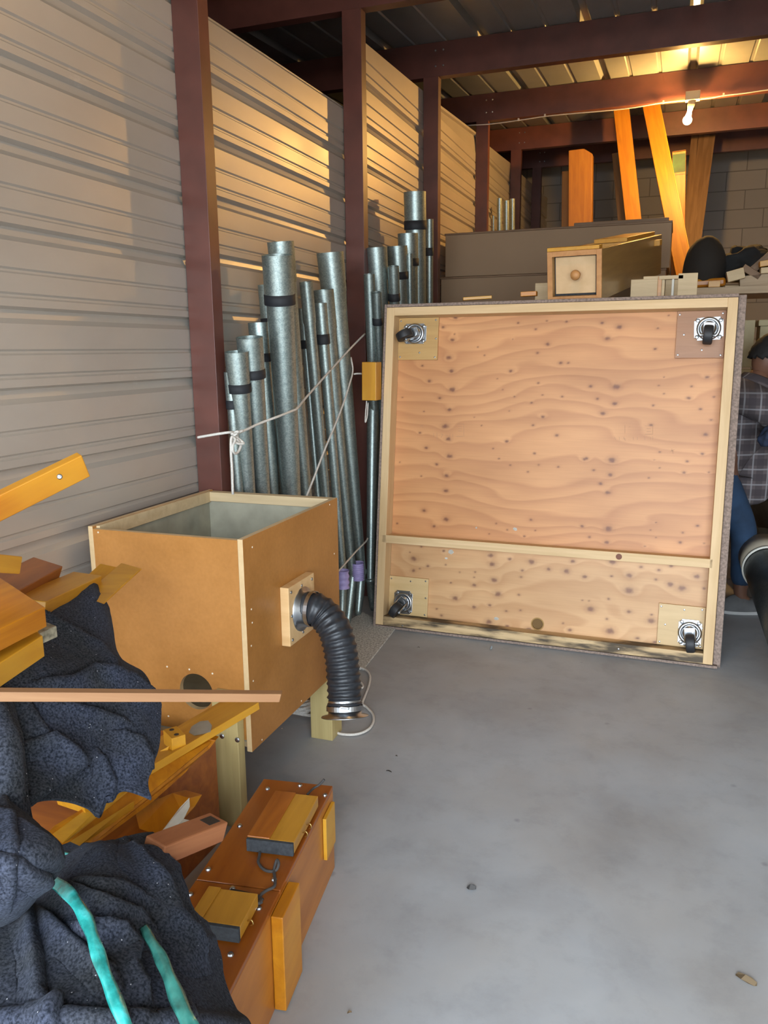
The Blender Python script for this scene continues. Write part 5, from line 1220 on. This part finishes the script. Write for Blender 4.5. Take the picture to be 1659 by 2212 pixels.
blk = tag(mk('drilled_block', bm_box(-.026, .026, -.016, .016, -.016, .018), YELW, None, Matrix.Translation(bk) @ Matrix.Rotation(-.6, 4, 'Z'), .001), 'small yellow block with two drilled holes, sitting on the diagonal beams', 'wooden block')
for s_ in (-1, 1): mk('drilled_hole', disc_bm(.0055, .0006, 14), RUBBER, blk, Matrix.Translation(bk) @ Matrix.Rotation(-.6, 4, 'Z') @ Matrix.Translation((s_*.014, 0, .018)))
# pipe mouth with white cut end
mo = pslab('wooden_pipe_piece', [(290, 1748, 1.28), (372, 1713, 1.37), (409, 1724, 1.345), (392, 1750, 1.31), (343, 1805, 1.20), (300, 1790, 1.20)], (.0, .05, -.02), LACQ, 'orange wooden pipe mouth lying under the diagonal beams', 'wooden pipe')
pslab('white_cut_end', [(409, 1723, 1.342), (410, 1740, 1.33), (396, 1768, 1.29), (370, 1792, 1.24), (342, 1808, 1.196), (350, 1795, 1.21), (388, 1745, 1.31)], (.002, -.003, -.0005), PALEW, parent=mo, bevel=0)
pslab('white_scrap', [(370, 1782, 1.26), (386, 1766, 1.29), (412, 1772, 1.29), (398, 1786, 1.27), (382, 1793, 1.25)], (0, .003, -.006), PALEW, 'small white scrap beside the painted cut end', 'scrap')
hp0, hp1 = at(330, 1840, 1.05), at(468, 1786, 1.22)
hr_ = thing('hollow_beam', 'reddish rough wooden channel with a hollow square end, beside the chest', 'wooden channel', hp0)
MH = frameX(hp0, hp1-hp0, roll=.15); LH = (hp1-hp0).length
mk('channel_body', bm_box(0, LH, -.024, .024, -.020, .020), REDW, hr_, MH, .003)
mk('hollow_shade', bm_box(LH-.045, LH-.012, -.013, .012, .0195, .0206), RUBBER, hr_, MH, .0)  # flat dark plate paints the shade of a hollow onto the solid body
mk('end_mouth', bm_box(LH-.001, LH+.0006, -.013, .012, -.006, .012), OLDW, hr_, MH, .0)
# support crate under the heap and thick dark post by the chest
obox('storage_crate', -1.52, -1.10, .95, 1.70, 0, .30, LACQD, 'dark orange wooden crate under the blankets and beams', 'crate')
obox('wooden_block', -1.09, -1.00, 1.28, 1.36, 0, .30, LACQD, 'dark upright wooden block standing between crate and chest', 'wooden block')
# ------------------------------------------------------------------ blankets
def blanket(name, rows, label, folds, seed=0, res=(110, 110), amp=.010, aniso=(0, 0, 1), thick=.006):
    nr, nc = len(rows), len(rows[0])
    P = [[(at(*q) if len(q) == 3 else None) for q in r] for r in rows]
    for i in range(nr):
        for j in range(nc):
            if P[i][j] is None:
                pz = P[i-1][j].copy(); k_ = rows[i][j]; P[i][j] = Vector((pz.x, pz.y-.02, k_[0]))
    def cr(a, b, c_, d, t): return .5*((2*b)+(c_-a)*t+(2*a-5*b+4*c_-d)*t*t+(3*b-a-3*c_+d)*t**3)
    def ev(s, t):
        fi, fj = s*(nr-1), t*(nc-1); i = min(int(fi), nr-2); j = min(int(fj), nc-2); a, b = fi-i, fj-j
        g = lambda i_, j_: P[max(0, min(nr-1, i_))][max(0, min(nc-1, j_))]
        return cr(*[cr(*[g(i+k, j+l) for l in (-1, 0, 1, 2)], b) for k in (-1, 0, 1, 2)], a)
    R, S = res
    G = [[ev(i/R, j/S) for j in range(S+1)] for i in range(R+1)]
    Nn = [[None]*(S+1) for _ in range(R+1)]
    for i in range(R+1):
        for j in range(S+1):
            du = G[min(i+1, R)][j]-G[max(i-1, 0)][j]; dv = G[i][min(j+1, S)]-G[i][max(j-1, 0)]
            n_ = dv.cross(du)
            n_ = n_.normalized() if n_.length > 1e-9 else Vector((0, -1, 0))
            if n_.dot(EYE-G[i][j]) < 0: n_ = -n_
            Nn[i][j] = n_
    bm = bmesh.new(); V = []
    for i in range(R+1):
        row = []
        for j in range(S+1):
            p = G[i][j]; q = p-EYE; zc_ = q.dot(_fw); X_ = 829.5+FPX*q.dot(_R)/zc_; Y_ = 1106-FPX*q.dot(_U)/zc_
            w_ = Vector((noise.noise(p*5+Vector((seed, 1, 2))), noise.noise(p*5+Vector((seed, 7, 2))), noise.noise(p*5+Vector((seed, 1, 9)))))*.10
            pp2 = p+w_
            h_ = amp*(1-2*abs(noise.noise(Vector((pp2.x*6+pp2.z*3, pp2.y*3, pp2.z*4-pp2.x*2))+Vector((seed*3.1, 0, 0))))**.7)
            h_ += .0016*noise.noise(pp2*17)+.0006*noise.noise(pp2*48)
            for (pl, wpx, am) in folds:
                best = 1e9; sgn = 1
                for (ax_, ay_), (bx2, by2) in zip(pl, pl[1:]):
                    dx, dy_ = bx2-ax_, by2-ay_; L2 = dx*dx+dy_*dy_ or 1; t = max(0, min(1, ((X_-ax_)*dx+(Y_-ay_)*dy_)/L2))
                    ex, ey = X_-ax_-t*dx, Y_-ay_-t*dy_; dd_ = math.hypot(ex, ey)
                    if dd_ < best: best = dd_; sgn = 1 if dx*ey-dy_*ex > 0 else -1
                if best < wpx*4:
                    # overlap fold: steep drop on one side, soft on the other
                    if sgn > 0: h_ += am*math.exp(-(best/(wpx*2.2))**1.3)
                    else: h_ += am*math.exp(-(best/(wpx*.30))**2)-am*.35*math.exp(-((best-wpx*.8)/(wpx*.6))**2)
            row.append(bm.verts.new(p+Nn[i][j]*h_))
        V.append(row)
    for i in range(R):
        for j in range(S): bm.faces.new((V[i][j], V[i][j+1], V[i+1][j+1], V[i+1][j]))
    o = mk(name, bm, BLANK, smooth=True); s = o.modifiers.new('s', 'SOLIDIFY'); s.thickness = thick; s.offset = -1
    return tag(o, label, 'blanket')
B1 = [
 [(40, 1282, 1.30), (80, 1272, 1.36), (120, 1264, 1.40), (160, 1260, 1.44), (190, 1258, 1.46), (203, 1262, 1.48), (212, 1272, 1.50)],
 [(10, 1360, 1.12), (70, 1335, 1.20), (120, 1325, 1.26), (165, 1320, 1.32), (200, 1318, 1.36), (222, 1325, 1.39), (233, 1335, 1.42)],
 [(-20, 1440, 1.02), (60, 1405, 1.10), (120, 1395, 1.17), (170, 1395, 1.23), (210, 1400, 1.28), (236, 1410, 1.32), (250, 1420, 1.36)],
 [(-40, 1500, .97), (50, 1465, 1.04), (120, 1450, 1.10), (180, 1448, 1.16), (240, 1450, 1.22), (280, 1455, 1.27), (305, 1462, 1.32)],
 [(-50, 1560, .93), (50, 1535, 1.0), (125, 1520, 1.06), (195, 1515, 1.12), (255, 1512, 1.18), (305, 1512, 1.23), (338, 1518, 1.28)],
 [(-55, 1620, .90), (50, 1600, .96), (125, 1585, 1.02), (195, 1580, 1.08), (255, 1580, 1.13), (305, 1575, 1.17), (341, 1570, 1.23)],
 [(-60, 1680, .88), (50, 1650, .94), (125, 1640, .99), (190, 1640, 1.04), (245, 1640, 1.08), (295, 1640, 1.11), (340, 1616, 1.18)],
 [(-60, 1740, .86), (62, 1700, .92), (125, 1705, .97), (180, 1715, 1.01), (225, 1705, 1.04), (275, 1690, 1.07), (318, 1690, 1.10)],
 [(-60, 1790, .85), (55, 1740, .90), (122, 1732, .95), (183, 1748, .99), (214, 1767, 1.01), (262, 1712, 1.05), (325, 1730, 1.07)]]
F1 = [([(70, 1330), (150, 1372), (200, 1400), (240, 1440)], 9, .018), ([(90, 1478), (150, 1472), (200, 1448), (280, 1465), (320, 1500)], 9, .014),
      ([(30, 1530), (130, 1525), (200, 1538), (260, 1560)], 9, .012), ([(20, 1620), (110, 1600), (170, 1650), (60, 1735)], 9, .014), ([(215, 1640), (245, 1690), (235, 1760)], 8, .014), ([(265, 1590), (300, 1600), (318, 1640)], 8, .012), ([(40, 1520), (100, 1600), (160, 1640)], 10, .014)]
blanket('moving_blanket', B1, 'dark grey felt moving blanket draped over the heap in front of the fibreboard box', F1, 1, res=(150, 130), amp=.0045)
B2 = [
 [(90, 1856, 1.00), (130, 1835, 1.03), (175, 1830, 1.06), (222, 1828, 1.08), (262, 1812, 1.10), (300, 1804, 1.12), (330, 1802, 1.14)],
 [(50, 1905, .90), (110, 1885, .93), (170, 1860, .95), (222, 1838, .96), (275, 1850, .99), (325, 1840, 1.04), (362, 1850, 1.09)],
 [(10, 1960, .82), (85, 1945, .86), (155, 1920, .87), (225, 1900, .88), (290, 1905, .92), (350, 1900, .97), (398, 1915, 1.04)],
 [(-30, 2010, .75), (65, 2000, .78), (150, 1990, .79), (225, 1975, .80), (300, 1985, .86), (370, 1985, .92), (425, 2000, 1.0)],
 [(-60, 2060, .70), (50, 2055, .73), (140, 2050, .74), (225, 2045, .76), (305, 2050, .82), (390, 2050, .88), (468, 2062, .97)],
 [(-70, 2120, .66), (45, 2115, .69), (135, 2115, .70), (225, 2115, .72), (310, 2115, .77), (400, 2115, .83), (482, 2112, .92)],
 [(-80, 2190, .63), (45, 2185, .65), (140, 2185, .66), (230, 2185, .68), (320, 2185, .72), (415, 2185, .78), (508, 2180, .88)],
 [(-90, 2290, .60), (45, 2280, .62), (145, 2280, .63), (240, 2280, .65), (335, 2280, .69), (430, 2275, .75), (550, 2270, .84)],
 [(.02,), (.02,), (.02,), (.02,), (.02,), (.02,), (.02,)]]
F2 = [([(125, 1935), (190, 1945), (230, 1965), (285, 1985), (310, 2020)], 12, .016), ([(180, 1920), (250, 1925), (290, 1945)], 10, .012), ([(300, 1860), (345, 1920), (365, 1990), (420, 2060)], 13, .02),
      ([(65, 1990), (90, 2080), (95, 2160), (120, 2190)], 12, .016), ([(200, 2010), (240, 2015), (275, 2060), (270, 2110), (300, 2150)], 12, .022), ([(110, 2000), (180, 2060), (230, 2120)], 12, .014),
      ([(370, 1900), (400, 1980), (430, 2010)], 12, .014), ([(330, 2060), (350, 2130), (400, 2190)], 12, .014)]
blanket('moving_blanket', B2, 'dark grey felt blanket bundle tied with green straps, nearest the camera', F2, 5, res=(170, 150), amp=.007)
B3 = [
 [(-90, 1745, .80), (-40, 1738, .82), (10, 1742, .84), (50, 1758, .86), (80, 1785, .87)],
 [(-95, 1790, .74), (-40, 1785, .76), (20, 1788, .78), (72, 1800, .80), (105, 1812, .83)],
 [(-100, 1840, .71), (-40, 1838, .72), (25, 1840, .73), (85, 1842, .76), (126, 1842, .81)],
 [(-100, 1890, .69), (-40, 1888, .70), (22, 1888, .72), (75, 1885, .75), (118, 1876, .80)],
 [(-100, 1940, .69), (-40, 1938, .70), (15, 1932, .72), (60, 1920, .75), (100, 1898, .79)],
 [(-100, 1990, .72), (-40, 1992, .73), (8, 1978, .75), (45, 1955, .77), (85, 1915, .81)]]
blanket('moving_blanket', B3, 'rolled dark blanket end bulging at the picture edge above the tied bundle', [([(-20, 1770), (40, 1790), (100, 1835)], 10, .010), ([(-30, 1850), (40, 1860), (90, 1890)], 10, .009), ([(10, 1760), (30, 1830), (20, 1920)], 9, .007)], 9, res=(110, 100), amp=.008)
# left-hand part of blanket one hanging beside the roll
B4 = [
 [(-120, 1500, .92), (-60, 1500, .93), (0, 1505, .95), (20, 1530, .97)],
 [(-130, 1580, .88), (-60, 1580, .89), (5, 1585, .90), (40, 1600, .93)],
 [(-130, 1660, .85), (-60, 1660, .86), (10, 1660, .87), (52, 1680, .90)],
 [(-130, 1740, .83), (-60, 1740, .84), (20, 1740, .85), (62, 1755, .88)],
 [(-130, 1800, .83), (-60, 1800, .84), (30, 1790, .86), (75, 1790, .88)]]
blanket('moving_blanket', B4, 'dark blanket flap hanging at the picture edge below the tan stick', [([(0, 1530), (30, 1620), (40, 1720)], 10, .006)], 12, res=(70, 60), amp=.005)
# straps: flat ribbons
def ribbon(pts, wpx, label, twist=0, mat=None):
    P = smoothpath([at(*q) for q in pts], 10); bm = bmesh.new(); prev = None; n = len(P)
    for i, p in enumerate(P):
        t = (P[min(i+1, n-1)]-P[max(i-1, 0)]).normalized(); v = (EYE-p).normalized(); s_ = t.cross(v).normalized()
        a = twist*math.sin(i/n*5); s_ = (s_*math.cos(a)+v*math.sin(a))
        f = i/(n-1); w_ = (wpx[0]+(wpx[1]-wpx[0])*f)*(1+.10*math.sin(i*.37))*dist(p)/FPX/2
        sag = v*.003
        row = [bm.verts.new(p+s_*w_*k+v*(.004*(1-k*k))+v*(.0012*math.sin(k*9+i*.2))) for k in (-1, -.6, -.2, .2, .6, 1)]
        if prev:
            for a_, b_, c_, d_ in zip(prev, prev[1:], row[1:], row): bm.faces.new((a_, b_, c_, d_))
        prev = row
    o = mk('strap', bm, mat or STRAP, smooth=True); s = o.modifiers.new('s', 'SOLIDIFY'); s.thickness = .0015
    return tag(o, label, 'strap')
ribbon([(85, 1885, .868), (105, 1898, .845), (140, 1922, .81), (168, 1955, .775), (190, 1995, .75), (205, 2040, .725), (222, 2090, .70), (245, 2150, .675), (270, 2212, .655), (290, 2270, .64)], (25, 30), 'bright green plastic strap curving over the nearest blanket bundle')
ribbon([(308, 2000, .83), (325, 2030, .805), (345, 2065, .785), (365, 2110, .76), (385, 2160, .735), (408, 2212, .71), (425, 2260, .70)], (18, 40), 'duller translucent green strap beside the bright one, toward the chest', mat=STRAP2)
ribbon([(122, 1848, .99), (140, 1846, .985), (158, 1850, .985), (180, 1852, .99)], (12, 12), 'short green strap end peeking from the top of the blanket bundle')
# ------------------------------------------------------------------ litter on the floor
LEAF = plain('dry_leaf', (.30, .22, .13), .8); DARKL = plain('dark_litter', (.03, .025, .02), .9)
def litter(q, L_, w_, ang, mat, label, name):
    p = onz(*q, .001); bm = bmesh.new(); vs = []
    for k in range(10):
        a = 2*PI*k/10; r = 1+.3*noise.noise(Vector((math.cos(a)*2, math.sin(a)*2, q[0])))
        vs.append(bm.verts.new((math.cos(a)*L_*r/2, math.sin(a)*w_*r/2, .0015+.004*abs(math.sin(a)))))
    f = bm.faces.new(vs); bmesh.ops.solidify(bm, geom=[f], thickness=.0012)
    tag(mk(name, bm, mat, None, Matrix.Translation(p) @ Matrix.Rotation(ang, 4, 'Z')), label, 'litter')
litter((1612, 2118), .045, .022, -.5, LEAF, 'dry curled leaf on the bare floor near the right edge', 'dry_leaf')
litter((840, 1668), .020, .006, -.2, DARKL, 'small dark twig on the floor in front of the hose', 'twig')
litter((856, 1635), .008, .006, 0, DARKL, 'dark crumb on the floor just beyond the small twig', 'crumb')
litter((904, 1400), .012, .004, .1, DARKL, 'tiny dark sliver on the floor below the castor corner', 'sliver')
litter((755, 2190), .010, .006, .6, LEAF, 'small tan flake on the floor beside the chest', 'flake')
litter((609, 1576), .006, .005, 0, NAIL, 'tiny pale speck on the floor under the fibreboard box', 'speck')
CHALK = plain('blue_chalk', (.42, .55, .66), .9)
litter((1061, 1401), .010, .045, .1, CHALK, 'short pale blue chalk dash on the floor before the platform', 'chalk_mark')
litter((1018, 1920), .024, .022, .1, plain('grey_spot', (.16, .165, .17), .8), 'round grey stain in the middle of the open floor', 'floor_stain')
# ------------------------------------------------------------------ light
w = bpy.data.worlds.new('world'); bpy.context.scene.world = w; w.use_nodes = True
bg = w.node_tree.nodes['Background']; bg.inputs[0].default_value = (.80, .90, 1.0, 1); bg.inputs[1].default_value = 10.0
GRND = plain('outdoor_paving', (.30, .29, .27), .9, var=.1)
struct('floor_outside', bm_box(-8, 8, -14, YF-.2, -.14, -.02), GRND)
ld = bpy.data.lights.new('door_daylight', 'AREA'); ld.shape = 'RECTANGLE'; ld.size = XR-.15+1.5; ld.size_y = 2.35
ld.cycles.is_portal = True
lo = bpy.data.objects.new('door_daylight', ld); C.objects.link(lo)
lo.matrix_basis = Matrix.Translation(((XR-.15-1.5)/2, YF-.05, 1.175)) @ Matrix.Rotation(PI/2, 4, 'X')
sc = bpy.context.scene
sc.view_settings.view_transform = 'Standard'; sc.view_settings.look = 'None'; sc.view_settings.exposure = 0.52; sc.view_settings.gamma = 1; sc.view_settings.use_curve_mapping = False
sc.cycles.use_denoising = True; sc.cycles.use_adaptive_sampling = True; sc.cycles.adaptive_threshold = .03; sc.cycles.max_bounces = 6; sc.cycles.diffuse_bounces = 4; sc.cycles.glossy_bounces = 3; sc.cycles.sample_clamp_indirect = 6
